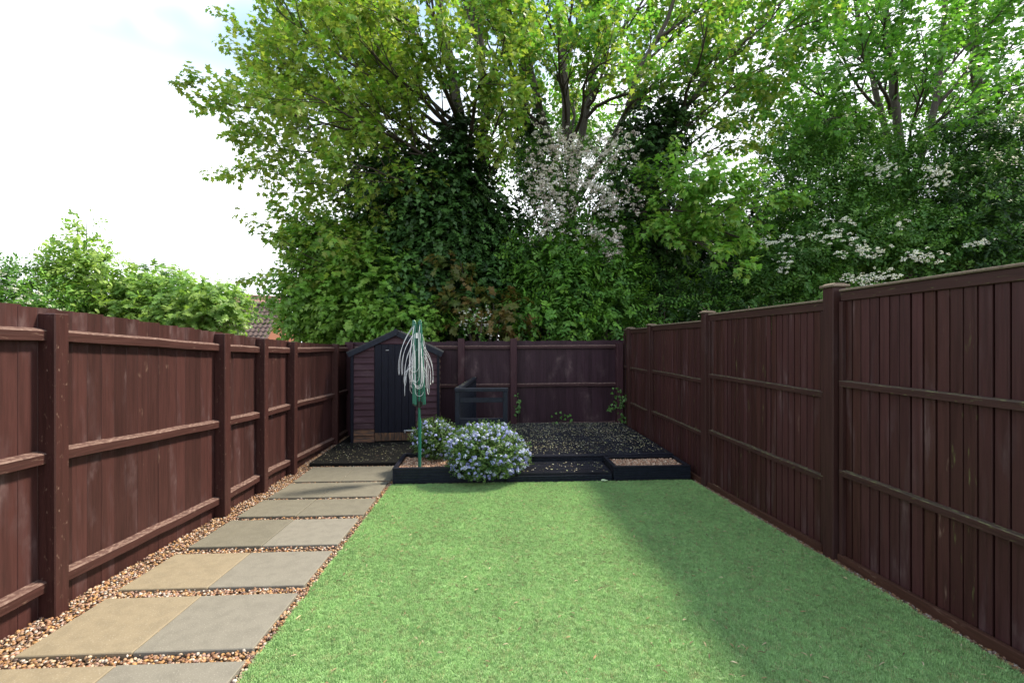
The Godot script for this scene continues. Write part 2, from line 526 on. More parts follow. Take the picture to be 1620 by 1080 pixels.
func build_ground() -> void:
	var g := sheet("ground", -150, 150, [-120.0, 0.0, 2.0, 4.0, 5.3, 8.0, 300.0], -0.04, M.soil)
	tag(g, "", "", "", "structure")
	# gravel bed of the path and along the right fence
	var gravel := Node3D.new()
	gravel.name = "gravel"
	add_child(gravel)
	tag(gravel, "", "", "", "structure")
	sheet("gravel_bed", -2.44, LAWN_L + 0.01, [-0.5, 2.0, 4.0, 5.3, 6.0, 8.0], -0.012, M.bed, gravel)
	sheet("gravel_bed", LAWN_R - 0.01, 2.46, [-0.5, 2.0, 4.0, 5.3], -0.012, M.bed, gravel)
	# path slabs
	var path := Node3D.new()
	path.name = "path"
	add_child(path)
	tag(path, "", "", "", "structure")
	var rows := [[1.05, 1.57], [1.645, 2.148], [2.235, 2.755], [2.855, 3.36], [3.475, 4.04], [4.13, 4.615], [4.69, 5.245], [5.30, 5.905]]
	var slabs: Array[Rect2] = []
	for r in rows.size():
		var v0: float = rows[r][0]
		var v1: float = rows[r][1]
		var j := -1.69 + rnd(-0.015, 0.015)
		var skew := rnd(-0.008, 0.008)
		for s in 2:
			var u0: float = -2.215 + rnd(-0.012, 0.012) if s == 0 else j + 0.003
			var u1: float = j - 0.003 if s == 0 else -1.118 + rnd(-0.012, 0.012)
			var mat: Material = M.slab_grey
			if s == 0:
				mat = M.slab_sand if r < 4 else M.slab_olive
			elif r >= 5:
				mat = M.slab_olive
			var cv := (v0 + v1) * 0.5
			var slope := Basis(Vector3.RIGHT, -(atan(SLOPE) if cv < 5.3 else 0.0)) * Basis(Vector3.UP, skew)
			part("slab", boxm(Vector3(u1 - u0, 0.035, v1 - v0), 0.004), mat, path, Vector3((u0 + u1) * 0.5, ground_y(cv) + 0.003 + rnd(-0.002, 0.002), -cv), slope)
			slabs.append(Rect2(u0, v0, u1 - u0, v1 - v0))
	# pebbles
	var cols := [Color(0.36, 0.2, 0.1), Color(0.42, 0.27, 0.16), Color(0.3, 0.15, 0.085), Color(0.5, 0.38, 0.27), Color(0.24, 0.13, 0.08), Color(0.55, 0.48, 0.42), Color(0.45, 0.25, 0.1), Color(0.2, 0.13, 0.11), Color(0.4, 0.25, 0.2)]
	var bufs := [PackedFloat32Array(), PackedFloat32Array(), PackedFloat32Array()]
	for k in 36000:
		var u := rnd(-2.42, LAWN_L - 0.006)
		var v := rnd(1.2, 6.0) if k > 9000 else rnd(1.2, 3.2)
		if k > 34600:
			v = rnd(6.0, 7.9)
			u = rnd(-2.42, -2.3)
		var blocked := false
		for s in slabs:
			if s.grow(-0.004).has_point(Vector2(u, v)):
				blocked = true
				break
		if blocked:
			continue
		var size := rnd(0.009, 0.023) * (1.35 if rng.randf() < 0.1 else 1.0)
		var b := Basis(rdir(), rnd(0, TAU)) if rng.randf() < 0.35 else Basis(Vector3.UP, rnd(0, TAU)) * Basis(Vector3.RIGHT, rnd(-0.4, 0.4))
		b = b.scaled(Vector3.ONE * size)
		var c: Color = cols[rng.randi() % cols.size()] * rnd(0.5, 1.0)
		put(bufs[k % 3], Vector3(u, ground_y(v) - 0.006 + rnd(0, 0.014), -v), b.x, b.y, b.z, c)
	for k in 4200:
		var v := rnd(1.2, 5.15)
		var u := rnd(LAWN_R + 0.0, 2.44)
		var b := Basis(rdir(), rnd(0, TAU)).scaled(Vector3.ONE * rnd(0.012, 0.024))
		var c: Color = cols[rng.randi() % cols.size()] * rnd(0.3, 0.65)
		put(bufs[k % 3], Vector3(u, ground_y(v) - 0.006 + rnd(0, 0.01), -v), b.x, b.y, b.z, c)
	for k in 3:
		M["pebble_%d" % k] = pebble_mesh(50 + k)
		scatter("pebbles", M["pebble_%d" % k], M.pebble, bufs[k], gravel)
	# artificial lawn
	var lawn := Node3D.new()
	lawn.name = "lawn"
	add_child(lawn)
	tag(lawn, "", "", "", "structure")
	sheet("turf_backing", LAWN_L, LAWN_R, [-0.5, 2.0, 4.0, LAWN_B], 0.002, M.turf_base, lawn)
	var blades := MB.new()
	for k in 22:
		var p := Vector3(rnd(-0.013, 0.013), 0, rnd(-0.013, 0.013))
		var a := rnd(0, TAU)
		var lean := Vector3(cos(a), 0, sin(a)) * (rnd(0.009, 0.021) if k % 3 > 0 else rnd(0.003, 0.012))
		var hh := rnd(0.006, 0.013) if k % 3 > 0 else rnd(0.011, 0.018)
		var side := Vector3(-sin(a + rnd(-0.8, 0.8)), 0, cos(a)) * rnd(0.0008, 0.0015)
		var p1 := p + lean * 0.4 + Vector3.UP * hh * 0.65
		var p2 := p + lean + Vector3.UP * hh
		blades.quad(p - side, p + side, p1 + side, p1 - side, Vector3.UP)
		var nn := (p1 - side - p2).cross(side).normalized()
		blades.tri(p1 - side, p1 + side, p2, nn if nn.y > 0 else -nn)
	var tuft := blades.done()
	var buf := PackedFloat32Array()
	var patch := FastNoiseLite.new()
	patch.frequency = 1.6
	for k in 92000:
		var v := 1.1 + (LAWN_B - 1.1) * pow(rng.randf(), 1.25)
		var u := rnd(LAWN_L + 0.006, LAWN_R - 0.004)
		var a := rnd(0, TAU)
		var s := rnd(0.8, 1.2)
		var x := Vector3(cos(a), 0, -sin(a)) * s
		var z := Vector3(sin(a), 0, cos(a)) * s
		var q := patch.get_noise_2d(u, v)
		var f := rnd(0.68, 1.28) + q * 0.14
		var c := Color(0.25 * f, 0.425 * f, 0.165 * f)
		if rng.randf() < 0.10:
			c = Color(0.3, 0.34, 0.16) * f
		put(buf, Vector3(u, ground_y(v) + 0.002, -v), x, Vector3.UP * s, z, c)
	scatter("grass", tuft, M.turf, buf, lawn)


# ------------------------------------------------------------------ fences
func feather_board(width: float) -> ArrayMesh:             # featheredge: thick at +z edge, thin at -z edge, unit height, face towards +x
	var loop := PackedVector2Array([Vector2(0, -width * 0.5), Vector2(0.004, -width * 0.5), Vector2(0.0125, width * 0.5 - 0.002), Vector2(0.011, width * 0.5), Vector2(0, width * 0.5)])
	return MB.new().prism(loop, Vector3.ZERO, Vector3.UP, Vector3.RIGHT, Vector3.BACK).done()


func lerp_table(t: Array, x: float, col: int) -> float:
	for k in t.size() - 1:
		if x <= t[k + 1][0]:
			var f: float = clampf((x - t[k][0]) / (t[k + 1][0] - t[k][0]), 0, 1)
			return lerpf(t[k][col], t[k + 1][col], f)
	return t[t.size() - 1][col]


func build_left_fence() -> void:
	var fence := thing("board_fence", "long red-brown board fence with arris rails beside the stone path", "fence")
	# v, board top, post top, rails top/mid/low (upper edge)
	var tb := [[0.9, 1.62, 1.60, 1.49, 0.83, 0.13], [2.66, 1.575, 1.54, 1.458, 0.792, 0.098], [4.26, 1.469, 1.456, 1.368, 0.684, 0.0], [4.94, 1.43, 1.421, 1.335, 0.652, -0.005], [5.68, 1.388, 1.384, 1.315, 0.636, -0.038], [7.30, 1.338, 1.348, 1.300, 0.581, -0.112], [8.0, 1.332, 1.34, 1.29, 0.57, -0.12]]
	var bm := feather_board(0.118)
	var v := 0.95
	var k := 0
	while v < 7.98:
		var top: float = lerp_table(tb, v, 1) + rnd(-0.006, 0.006)
		var bot := ground_y(v) - 0.03
		part("board", bm, M.stain[rng.randi() % 5], fence, Vector3(-2.442 + rnd(-0.0015, 0.0015), bot, -v), Basis(Vector3.UP, -0.06 + rnd(-0.012, 0.012)).scaled_local(Vector3(1, top - bot, 1)))
		v += 0.1 + rnd(-0.003, 0.003)
		k += 1
	var posts := [[0.98, 0.09], [2.635, 0.085], [4.235, 0.095], [4.95, 0.085], [5.69, 0.09], [7.27, 0.085]]
	for p in posts:
		var pv: float = p[0]
		var top: float = lerp_table(tb, pv, 2)
		var bot := ground_y(pv) - 0.05
		var b := MB.new().box(Vector3(0, (top + bot) * 0.5, 0), Vector3(0.092, top - bot, p[1]), 0.005)
		part("post", b.done(), M.stain_post, fence, Vector3(-2.342 - 0.046, 0, -pv), Basis(Vector3.BACK, rnd(-0.004, 0.004)))
	var ends := [0.98, 2.635, 4.235, 4.95, 5.69, 7.27, 8.0]
	for s in ends.size() - 1:
		for col in [3, 4, 5]:
			var a: float = ends[s] + 0.04
			var c: float = ends[s + 1] - 0.04
			var ya: float = lerp_table(tb, a, col)
			var yc: float = lerp_table(tb, c, col)
			var loop := PackedVector2Array([Vector2(-2.43, 0.002), Vector2(-2.392, -0.008), Vector2(-2.384, -0.016), Vector2(-2.386, -0.066), Vector2(-2.43, -0.072)])
			wavy_rail(loop, Vector3(0, ya, -a), Vector3(0, yc, -c), Vector3.RIGHT, "rail", M.stain_rail, M.rail_top, fence)


func wavy_rail(loop: PackedVector2Array, a: Vector3, b: Vector3, right: Vector3, called: String, mat: Material, top_mat: Material, parent: Node) -> void:
	var body := MB.new()
	var upper := MB.new()
	var m := body
	var n := 6
	var prev := a
	for k in n:                                              # slightly uneven sawn timber in short lengths that meet end to end
		var q := a.lerp(b, float(k + 1) / n) + (Vector3.UP * rnd(-0.0035, 0.0035) if k < n - 1 else Vector3.ZERO)
		for j in loop.size():
			var p := loop[j]
			var r := loop[(j + 1) % loop.size()]
			var e := r - p
			m = upper if j < 2 else body                     # the weathered upper faces
			m.quad(prev + right * p.x + Vector3.UP * p.y, prev + right * r.x + Vector3.UP * r.y, q + right * r.x + Vector3.UP * r.y, q + right * p.x + Vector3.UP * p.y, right * (-e.y) * signf(-1) * -1.0 + Vector3.UP * e.x)
		prev = q
	var mid := Vector2.ZERO
	for p in loop: mid += p / loop.size()
	m = body
	for end in [a, b]:
		var d: Vector3 = (a - b).normalized() if end == a else (b - a).normalized()
		for j in loop.size():
			var p := loop[j]
			var r := loop[(j + 1) % loop.size()]
			m.tri(end + right * mid.x + Vector3.UP * mid.y, end + right * p.x + Vector3.UP * p.y, end + right * r.x + Vector3.UP * r.y, d)
	var mesh := body.done()
	mesh.surface_set_material(0, mat)
	var ar := []
	ar.resize(Mesh.ARRAY_MAX)
	ar[Mesh.ARRAY_VERTEX] = upper.v
	ar[Mesh.ARRAY_NORMAL] = upper.n
	ar[Mesh.ARRAY_INDEX] = upper.i
	mesh.add_surface_from_arrays(Mesh.PRIMITIVE_TRIANGLES, ar)
	mesh.surface_set_material(1, top_mat)
	part(called, mesh, null, parent)


func build_right_fence() -> void:
	var fence := thing("panel_fence", "dark brown panel fence with capped posts beside the artificial lawn", "fence")
	var posts := [[1.09, 1.80], [3.075, 1.765], [4.93, 1.70], [6.66, 1.622], [7.66, 1.603]]
	# panel: v from, v to, top of cap rail, mid, low, bottom
	var panels := [[1.15, 3.005, 1.731, 1.118, 0.507, -0.115], [3.15, 4.86, 1.676, 1.030, 0.423, -0.185], [5.0, 6.60, 1.612, 0.965, 0.366, -0.235], [6.73, 7.99, 1.590, 0.95, 0.35, -0.235]]
	for p in posts:
		var pv: float = p[0]
		var top: float = p[1]
		var bot := ground_y(pv) - 0.05
		var po := part("post", MB.new().box(Vector3(0, (top + bot) * 0.5, 0), Vector3(0.1, top - bot, 0.1), 0.005).done(), M.panel_post, fence, Vector3(2.385 + 0.05, 0, -pv))
		var cap := MB.new().box(Vector3(0, top + 0.009, 0), Vector3(0.13, 0.018, 0.13), 0.004)
		cap.prism(PackedVector2Array([Vector2(-0.055, 0), Vector2(0.055, 0), Vector2(0.03, 0.012), Vector2(-0.03, 0.012)]), Vector3(0, top + 0.0185, -0.05), Vector3(0, top + 0.0185, 0.05), Vector3.RIGHT, Vector3.UP)
		part("cap", cap.done(), M.cap, po)
	var holes := [4.36, 4.56, 3.86]
	for n in panels.size():
		var q: Array = panels[n]
		var v0: float = q[0]
		var v1: float = q[1]
		var top: float = q[2]
		var bot: float = q[5]
		var panel := Node3D.new()
		panel.name = "panel"
		fence.add_child(panel, true)
		var pitch := 0.0718
		var v := v0 + 0.03
		var bm := MB.new().box(Vector3(0, 0.5, 0), Vector3(0.014, 1.0, 0.0615), 0.0025).done()
		while v < v1 - 0.02:
			var t := top - 0.012
			var slit := false
			for hv in holes:
				if absf(v - hv) < 0.036: slit = true
			var b0 := bot + 0.03 + rnd(0, 0.006)
			part("board", bm, M.panel[rng.randi() % 6], panel, Vector3(2.447 + rnd(-0.002, 0.002), b0, -v), Basis(Vector3.UP, rnd(-0.02, 0.02)).scaled_local(Vector3(1, t - b0, 0.8 if slit else 1.0)))
			part("backing_board", bm, M.panel[0], panel, Vector3(2.472, b0, -v - pitch * 0.5), Basis().scaled_local(Vector3(1, (top - 0.24 if slit else top - 0.02) - b0, 1)))
			v += pitch + rnd(-0.004, 0.004)
		var cz := -(v0 + v1) * 0.5
		var ln := v1 - v0
		# cap rail with its weathered top, mid rails, stiles and gravel board
		part("cap_rail", MB.new().box(Vector3(2.437, top - 0.035, cz), Vector3(0.028, 0.062, ln), 0.003).done(), M.panel_rail, panel)
		part("coping", MB.new().box(Vector3(2.44, top + 0.006, cz), Vector3(0.062, 0.016, ln), 0.004).done(), M.cap, panel)
		for y in [q[3], q[4]]:
			var yy: float = y
			wavy_rail(PackedVector2Array([Vector2(2.45, 0.0), Vector2(2.412, -0.003), Vector2(2.409, -0.008), Vector2(2.409, -0.044), Vector2(2.45, -0.048)]), Vector3(0, yy, -v0 - 0.003), Vector3(0, yy + 0.006, -v1 + 0.003), Vector3.RIGHT, "rail", M.panel_rail, M.panel_top, panel)
		for sv in [v0 + 0.015, v1 - 0.015]:
			part("stile", MB.new().box(Vector3(2.426, (top - 0.07 + bot) * 0.5, -sv), Vector3(0.03, top - 0.07 - bot, 0.028), 0.003).done(), M.panel_post, panel)
		var gy := (ground_y(v0) + ground_y(v1)) * 0.5
		var tilt := Basis(Vector3.RIGHT, -atan2(ground_y(v0) - ground_y(v1), ln))
		part("gravel_board", MB.new().box(Vector3.ZERO, Vector3(0.03, 0.11, ln - 0.006), 0.003).done(), M.gravel_board, panel, Vector3(2.412, gy + 0.005, cz), tilt)


func build_back_fence() -> void:
	var fence := thing("board_fence", "plum-brown board fence across the end of the garden behind the deck", "fence")
	var bm := feather_board(0.108)
	var u := -2.42
	while u < 2.5:
		var top := 1.392 + 0.007 * u + rnd(-0.007, 0.007)
		var bot := -0.27
		part("board", bm, M.back[rng.randi() % 4], fence, Vector3(u, bot, -8.03 + rnd(-0.0015, 0.0015)), Basis(Vector3.UP, -PI * 0.5 - 0.06 + rnd(-0.012, 0.012)).scaled_local(Vector3(1, top - bot, 1)))
		u += 0.092 + rnd(-0.003, 0.003)
	for pu in [-2.36, -0.462, 0.448, 2.33]:
		var top := 1.44 if absf(pu) < 2 else 1.36
		part("post", MB.new().box(Vector3(0, (top - 0.3) * 0.5, 0), Vector3(0.112, top + 0.3, 0.1), 0.005).done(), M.back_post, fence, Vector3(pu, 0, -7.955))
	var spans := [[-2.3, -0.52], [-0.404, 0.39], [0.506, 2.27]]
	for s in spans:
		for y in [1.315, 0.645, -0.05]:
			var yy: float = y
			var loop := PackedVector2Array([Vector2(8.025, 0.002), Vector2(7.986, -0.008), Vector2(7.978, -0.016), Vector2(7.98, -0.058), Vector2(8.025, -0.064)])
			wavy_rail(loop, Vector3(s[0], yy + 0.006 * s[0], 0), Vector3(s[1], yy + 0.006 * s[1], 0), Vector3.FORWARD, "rail", M.back_rail, M.back_top, fence)


# ------------------------------------------------------------------ deck, step, planters, shed base
func ribbed(length: float, height: float, grooves: int) -> ArrayMesh:    # a grooved deck board on edge, face towards +z, along x, base at y = 0
	var loop := PackedVector2Array([Vector2(-0.012, 0), Vector2(-0.012, height), Vector2(0.012, height)])
	for k in grooves:
		var y := height - height * (k + 0.5) / grooves
		var g := height / grooves * 0.22
		loop.append_array(PackedVector2Array([Vector2(0.0125, y + g * 1.5), Vector2(0.003, y + g), Vector2(0.003, y - g), Vector2(0.0125, y - g * 1.5)]))
	loop.append(Vector2(0.012, 0))
	return MB.new().prism(loop, Vector3(-length * 0.5, 0, 0), Vector3(length * 0.5, 0, 0), Vector3.BACK, Vector3.UP).done()


func build_deck() -> void:
	var gy := ground_y(6.0) - 0.01
	var deck := thing("deck", "black-stained raised deck strewn with pale blossom before the back fence", "deck", Vector3(0.95, 0, -6.8))
	# boards run across; each has shallow grooves
	var v := 5.76
	var rb := ribbed(2.83, 0.12, 5)
	while v < 7.98:
		part("board", rb, M.deck[rng.randi() % 3], deck, Vector3(rnd(-0.004, 0.004), -0.057, 6.8 - v + 0.06), Basis(Vector3.RIGHT, -PI * 0.5))
		v += 0.128
	part("fascia", ribbed(2.83, 0.165, 6), M.rail_grey, deck, Vector3(0, gy, 6.8 - 5.715))
	part("nosing", boxm(Vector3(2.84, 0.03, 0.05), 0.006), M.deck[1], deck, Vector3(0, -0.061, 6.8 - 5.72))
	var step := thing("deck_step", "low black grooved deck step between the two planters", "step", Vector3(0.82, 0, -5.35))
	for k in 4:
		part("board", ribbed(1.22, 0.12, 5), M.deck[k % 3], step, Vector3(0, -0.132, 5.35 - 5.19 - 0.124 * k), Basis(Vector3.RIGHT, -PI * 0.5))
	part("fascia", ribbed(1.22, 0.085, 3), M.rail_grey, step, Vector3(0, -0.232, 5.35 - 5.178))
	# planters
	planter("planter", "black grooved planter at the path end holding the blue-flowered shrubs", -1.07, 0.195, 5.165, 5.86, -0.04, 0.05)
	planter("planter", "black grooved planter filled with pebbles in the fence corner", 1.445, 2.345, 5.145, 5.62, -0.052, 0.035)
	# shed base
	var pad := thing("shed_base", "low black slab in front of the shed littered with leaf bits", "base", Vector3(-1.69, 0, -6.9))
	part("slab", MB.new().box(Vector3(0, -0.215, 0), Vector3(1.22, 0.075, 1.84), 0.008).done(), M.pad, pad)


func planter(called: String, label: String, u0: float, u1: float, v0: float, v1: float, top: float, drop: float) -> void:
	var p := thing(called, label, "planter", Vector3((u0 + u1) * 0.5, 0, -(v0 + v1) * 0.5))
	var w := u1 - u0
	var d := v1 - v0
	var base := ground_y(v0) - 0.012
	var hh := top - base - 0.042
	part("front_board", ribbed(w, hh, 5), M.rail_grey, p, Vector3(0, base + 0.038, d * 0.5 - 0.013))
	part("plinth_board", ribbed(w - 0.01, 0.036, 2), M.black, p, Vector3(0, base, d * 0.5 - 0.013))
	part("back_board", ribbed(w, hh, 6), M.black, p, Vector3(0, base + 0.038, -d * 0.5 + 0.013), Basis(Vector3.UP, PI))
	for s in [-1.0, 1.0]:
		part("side_board", ribbed(d - 0.054, hh + 0.037, 6), M.black, p, Vector3(s * (w * 0.5 - 0.013), base, 0), Basis(Vector3.UP, s * PI * 0.5))
		part("rim", boxm(Vector3(0.045, 0.012, d - 0.1), 0.003), M.deck[1], p, Vector3(s * (w * 0.5 - 0.02), top, 0))
		part("rim", boxm(Vector3(w + 0.004, 0.012, 0.045), 0.003), M.deck[0], p, Vector3(0, top + 0.001, s * (d * 0.5 - 0.02)))
	part("fill", MB.new().box(Vector3(0, top - drop - 0.05, 0), Vector3(w - 0.06, 0.1, d - 0.06), 0.004).done(), M.bed, p)
	var buf := PackedFloat32Array()
	var cols := [Color(0.4, 0.22, 0.14), Color(0.5, 0.34, 0.24), Color(0.3, 0.16, 0.1), Color(0.55, 0.42, 0.32), Color(0.25, 0.15, 0.1)]
	for k in int(w * d * 5200):
		var b := Basis(rdir(), rnd(0, TAU)).scaled(Vector3.ONE * rnd(0.013, 0.027))
		put(buf, Vector3(rnd(-w * 0.5 + 0.035, w * 0.5 - 0.035), top - drop + rnd(-0.004, 0.012), rnd(-d * 0.5 + 0.035, d * 0.5 - 0.035)), b.x, b.y, b.z, cols[rng.randi() % 5] * rnd(0.7, 1.2))
	scatter("pebbles", M.pebble_1, M.pebble, buf, p)


# ------------------------------------------------------------------ shed
func build_shed() -> void:
	# local axes: x along the front (0 at its left corner), y up from the base, z towards the garden
	var shed := thing("garden_shed", "small apex garden shed with plum cladding and a dark navy door", "shed", Vector3(-2.1, -0.178, -7.16), 0.085)
	var w := 1.325
	var eave := 1.41
	var ridge := 1.73
	var dep := 0.72
	var wall := Node3D.new()
	wall.name = "front_wall"
	shed.add_child(wall)
	var door_l := 0.335
	var door_r := 0.965
	var door_t := 1.525
	var n := 17
	var h := ridge / n
	var clad := func(x0: float, x1: float, y: float, m: Material) -> void:
		var loop := PackedVector2Array([Vector2(-0.012, 0), Vector2(0.015, 0), Vector2(0.017, 0.01), Vector2(-0.002, h + 0.006), Vector2(-0.012, h + 0.006)])
		part("cladding_board", MB.new().prism(loop, Vector3(x0, y, 0), Vector3(x1, y, 0), Vector3.BACK, Vector3.UP).done(), m, wall)
	for k in n:
		var y := h * k
		var x0 := 0.02
		var x1 := w - 0.02
		if y + h > eave:                                     # under the rake
			var cut := (y + h * 0.55 - eave) / (ridge - eave) * w * 0.5
			x0 += maxf(cut, 0)
			x1 -= maxf(cut, 0)
		if x1 - x0 < 0.06: continue
		var m: Material = M.clad_worn if k < 2 else M.clad[rng.randi() % 3]
		if y < door_t - 0.02:
			if x0 < door_l: clad.call(x0, door_l, y + rnd(-0.003, 0.003), m)
			if x1 > door_r: clad.call(door_r, x1, y + rnd(-0.003, 0.003), m)
		else:
			clad.call(x0, x1, y, m)
	# side walls and back
	for s in 2:
		var side := Node3D.new()
		side.name = "side_wall"
		shed.add_child(side, true)
		for k in 14:
			var hh := eave / 14
			var loop := PackedVector2Array([Vector2(-0.012, 0), Vector2(0.012, 0), Vector2(0.013, 0.012), Vector2(-0.002, hh + 0.004), Vector2(-0.012, hh + 0.004)])
			var r := Vector3.RIGHT if s == 1 else Vector3.LEFT
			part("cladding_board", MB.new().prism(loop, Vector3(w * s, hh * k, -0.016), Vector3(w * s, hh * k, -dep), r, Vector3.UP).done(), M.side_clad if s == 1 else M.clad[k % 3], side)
	part("back_wall", MB.new().prism(PackedVector2Array([Vector2(0, 0), Vector2(w, 0), Vector2(w, eave), Vector2(w * 0.5, ridge - 0.01), Vector2(0, eave)]), Vector3(0, 0, -dep + 0.004), Vector3(0, 0, -dep - 0.012), Vector3.RIGHT, Vector3.UP).done(), M.clad[0], shed)
	# corner trims
	for x in [0.005, w - 0.005]:
		part("corner_trim", boxm(Vector3(0.045, eave - 0.02, 0.022), 0.003), M.navy, shed, Vector3(x, (eave - 0.02) * 0.5, 0.026))
	# door
	var door := Node3D.new()
	door.name = "door"
	shed.add_child(door)
	var nb := 6
	var bw := (door_r - door_l - 0.012) / nb
	for k in nb:
		var cx := door_l + 0.006 + bw * (k + 0.5)
		part("plank", boxm(Vector3(bw - 0.002, door_t - 0.15, 0.018), 0.003), M.navy, door, Vector3(cx, 0.145 + (door_t - 0.15) * 0.5, 0.018))
		var low := 0.145 - 0.02
		part("worn_plank_end", boxm(Vector3(bw - 0.002, low, 0.018), 0.003), M.door_worn, door, Vector3(cx, 0.0185 + low * 0.5, 0.0176))
	var bolt := part("bolt", boxm(Vector3(0.16, 0.022, 0.012), 0.004), M.steel, door, Vector3(door_r - 0.1, 0.17, 0.034))
	part("bolt_knob", boxm(Vector3(0.02, 0.05, 0.018), 0.005), M.steel, bolt, Vector3(-0.06, -0.01, 0.012))
	part("latch", boxm(Vector3(0.05, 0.012, 0.01), 0.003), M.steel, door, Vector3(door_l + 0.2, 1.43, 0.032))
	# roof: two felted boards with barge boards and a finial
	var roof := Node3D.new()
	roof.name = "roof"
	shed.add_child(roof)
	for s in [-1.0, 1.0]:
		var foot := Vector3(w * 0.5 + s * (w * 0.5 + 0.07), eave - 0.03, 0)
		var peak := Vector3(w * 0.5 + s * 0.002, ridge, 0)
		var dir := (foot - peak).normalized()
		var nrm := Vector3(-dir.y, dir.x, 0) * (1.0 if s > 0 else -1.0)
		if nrm.y < 0: nrm = -nrm
		var ln := (foot - peak).length()
		part("roof_felt", MB.new().box((foot + peak) * 0.5 + nrm * 0.012 + Vector3(0, 0, -dep * 0.5 + 0.005), Vector3(ln, 0.02, dep + 0.1), 0.003, Basis(dir, nrm, dir.cross(nrm))).done(), M.felt, roof)
		part("barge_board", MB.new().box((foot + peak) * 0.5 - nrm * 0.03 + Vector3(0, 0, 0.047), Vector3(ln - 0.006, 0.075, 0.018), 0.003, Basis(dir, nrm, dir.cross(nrm))).done(), M.rail_grey, roof)
	part("finial", MB.new().prism(PackedVector2Array([Vector2(-0.035, -0.03), Vector2(0, -0.07), Vector2(0.035, -0.03), Vector2(0.035, 0.02), Vector2(0, 0.05), Vector2(-0.035, 0.02)]), Vector3(w * 0.5, ridge - 0.01, 0.057), Vector3(w * 0.5, ridge - 0.01, 0.073), Vector3.RIGHT, Vector3.UP).done(), M.rail_grey, roof)


# ------------------------------------------------------------------ houses beyond
func tiled_slope(a: Vector3, along: Vector3, down: Vector3, courses: int, rolls: int) -> ArrayMesh:   # pantiles: rolls across, a step at each course
	var m := MB.new()
	var nn := along.cross(down).normalized()
	if nn.y < 0: nn = -nn
	var per := 4
	var flip := down.cross(along).dot(nn) > 0
	for c in courses:
		var p0 := a + down * (float(c) / courses)
		var p1 := a + down * (float(c + 1) / courses) + nn * 0.045
		var first := m.v.size()
		for k in rolls * per + 1:
			var f := float(k) / (rolls * per)
			var lift := nn * 0.035 * sin(TAU * k / per)
			var nk := (nn + along.normalized() * -0.6 * cos(TAU * k / per)).normalized()
			m.v.append_array(PackedVector3Array([p0 + along * f + lift, p1 + along * f + lift, p1 + along * f + lift - nn * 0.05]))
			m.n.append_array(PackedVector3Array([nk, nk, down.normalized()]))
			if k > 0:
				var i := first + (k - 1) * 3
				m.i.append_array(PackedInt32Array([i, i + 3, i + 1, i + 3, i + 4, i + 1, i + 1, i + 4, i + 2, i + 4, i + 5, i + 2] if flip else [i, i + 1, i + 3, i + 3, i + 1, i + 4, i + 1, i + 2, i + 4, i + 4, i + 2, i + 5]))
	return m.done()


func build_houses() -> void:
	var e := at(449, 482, 28.0)                               # right end of the ridge
	var h := thing("house", "house with dark brown pantiled roof and orange brick gable beyond the fence", "house", Vector3(e.x, 0, -28.0))
	var run := 3.6
	var ry := e.y
	var ey := ry - 3.3
	var roof := part("roof", tiled_slope(Vector3(-12, ry, 0), Vector3(12, 0, 0), Vector3(0, ey - ry, run), 14, 44), M.tiles, h)
	part("roof_back", tiled_slope(Vector3(-12, ry, 0), Vector3(12, 0, 0), Vector3(0, ey - ry, -run), 14, 44), M.tiles, roof)
	part("ridge", MB.new().tube(PackedVector3Array([Vector3(-12, ry + 0.02, 0), Vector3(0.03, ry + 0.02, 0)]), PackedFloat32Array([0.11, 0.11]), 8).done(), M.tiles, roof)
	part("verge", MB.new().box(Vector3(-0.03, (ry + ey) * 0.5 - 0.07, run * 0.5), Vector3(0.06, 0.16, sqrt(run * run + 3.3 * 3.3)), 0.0, Basis(Vector3.RIGHT, atan2(3.3, run))).done(), M.tiles, roof)
	part("gable_wall", MB.new().prism(PackedVector2Array([Vector2(-run + 0.25, -1.5), Vector2(run - 0.25, -1.5), Vector2(run - 0.25, ey + 0.1), Vector2(0, ry - 0.12), Vector2(-run + 0.25, ey + 0.1)]), Vector3(-0.35, 0, 0), Vector3(-0.12, 0, 0), Vector3.BACK, Vector3.UP).done(), M.brick, h)
	part("front_wall", MB.new().box(Vector3(-6, (ey - 1.5) * 0.5, run - 0.37), Vector3(11.2, ey + 1.5, 0.22)).done(), M.brick, h)
	var f := at(470, 480, 46.0)
	var h2 := thing("house", "farther house with faded pink tiled roof just showing behind the brown roof", "house", Vector3(f.x, 0, -46.0))
	var ry2 := at(400, 473, 46.0).y
	var r2 := part("roof", tiled_slope(Vector3(-14, ry2 + 0.9, -1.0), Vector3(14, -0.9, 2.0), Vector3(0.3, -3.4, 3.6), 12, 50), M.tiles_pink, h2)
	part("ridge", MB.new().tube(PackedVector3Array([Vector3(-14, ry2 + 0.92, -1.0), Vector3(0, ry2 + 0.02, 1.0)]), PackedFloat32Array([0.12, 0.12]), 8).done(), M.tiles_pink, r2)
	part("wall", MB.new().box(Vector3(-7, (ry2 - 4.6) * 0.5, 3.2), Vector3(13, ry2 - 3.1 + 1.5, 0.25), 0.0, Basis(Vector3.UP, -0.14)).done(), M.brick, h2)


# ------------------------------------------------------------------ trees
var LEAF_MAPLE: ArrayMesh
var LEAF_OVAL: ArrayMesh
var LEAF_IVY: ArrayMesh


class Growth:
	var wood := MB.new()
	var trunk := MB.new()
	var leaves := PackedFloat32Array()
	var size := 0.118
	var cols: Array = []
	var dense := 1.3
	var ymax := 30.0


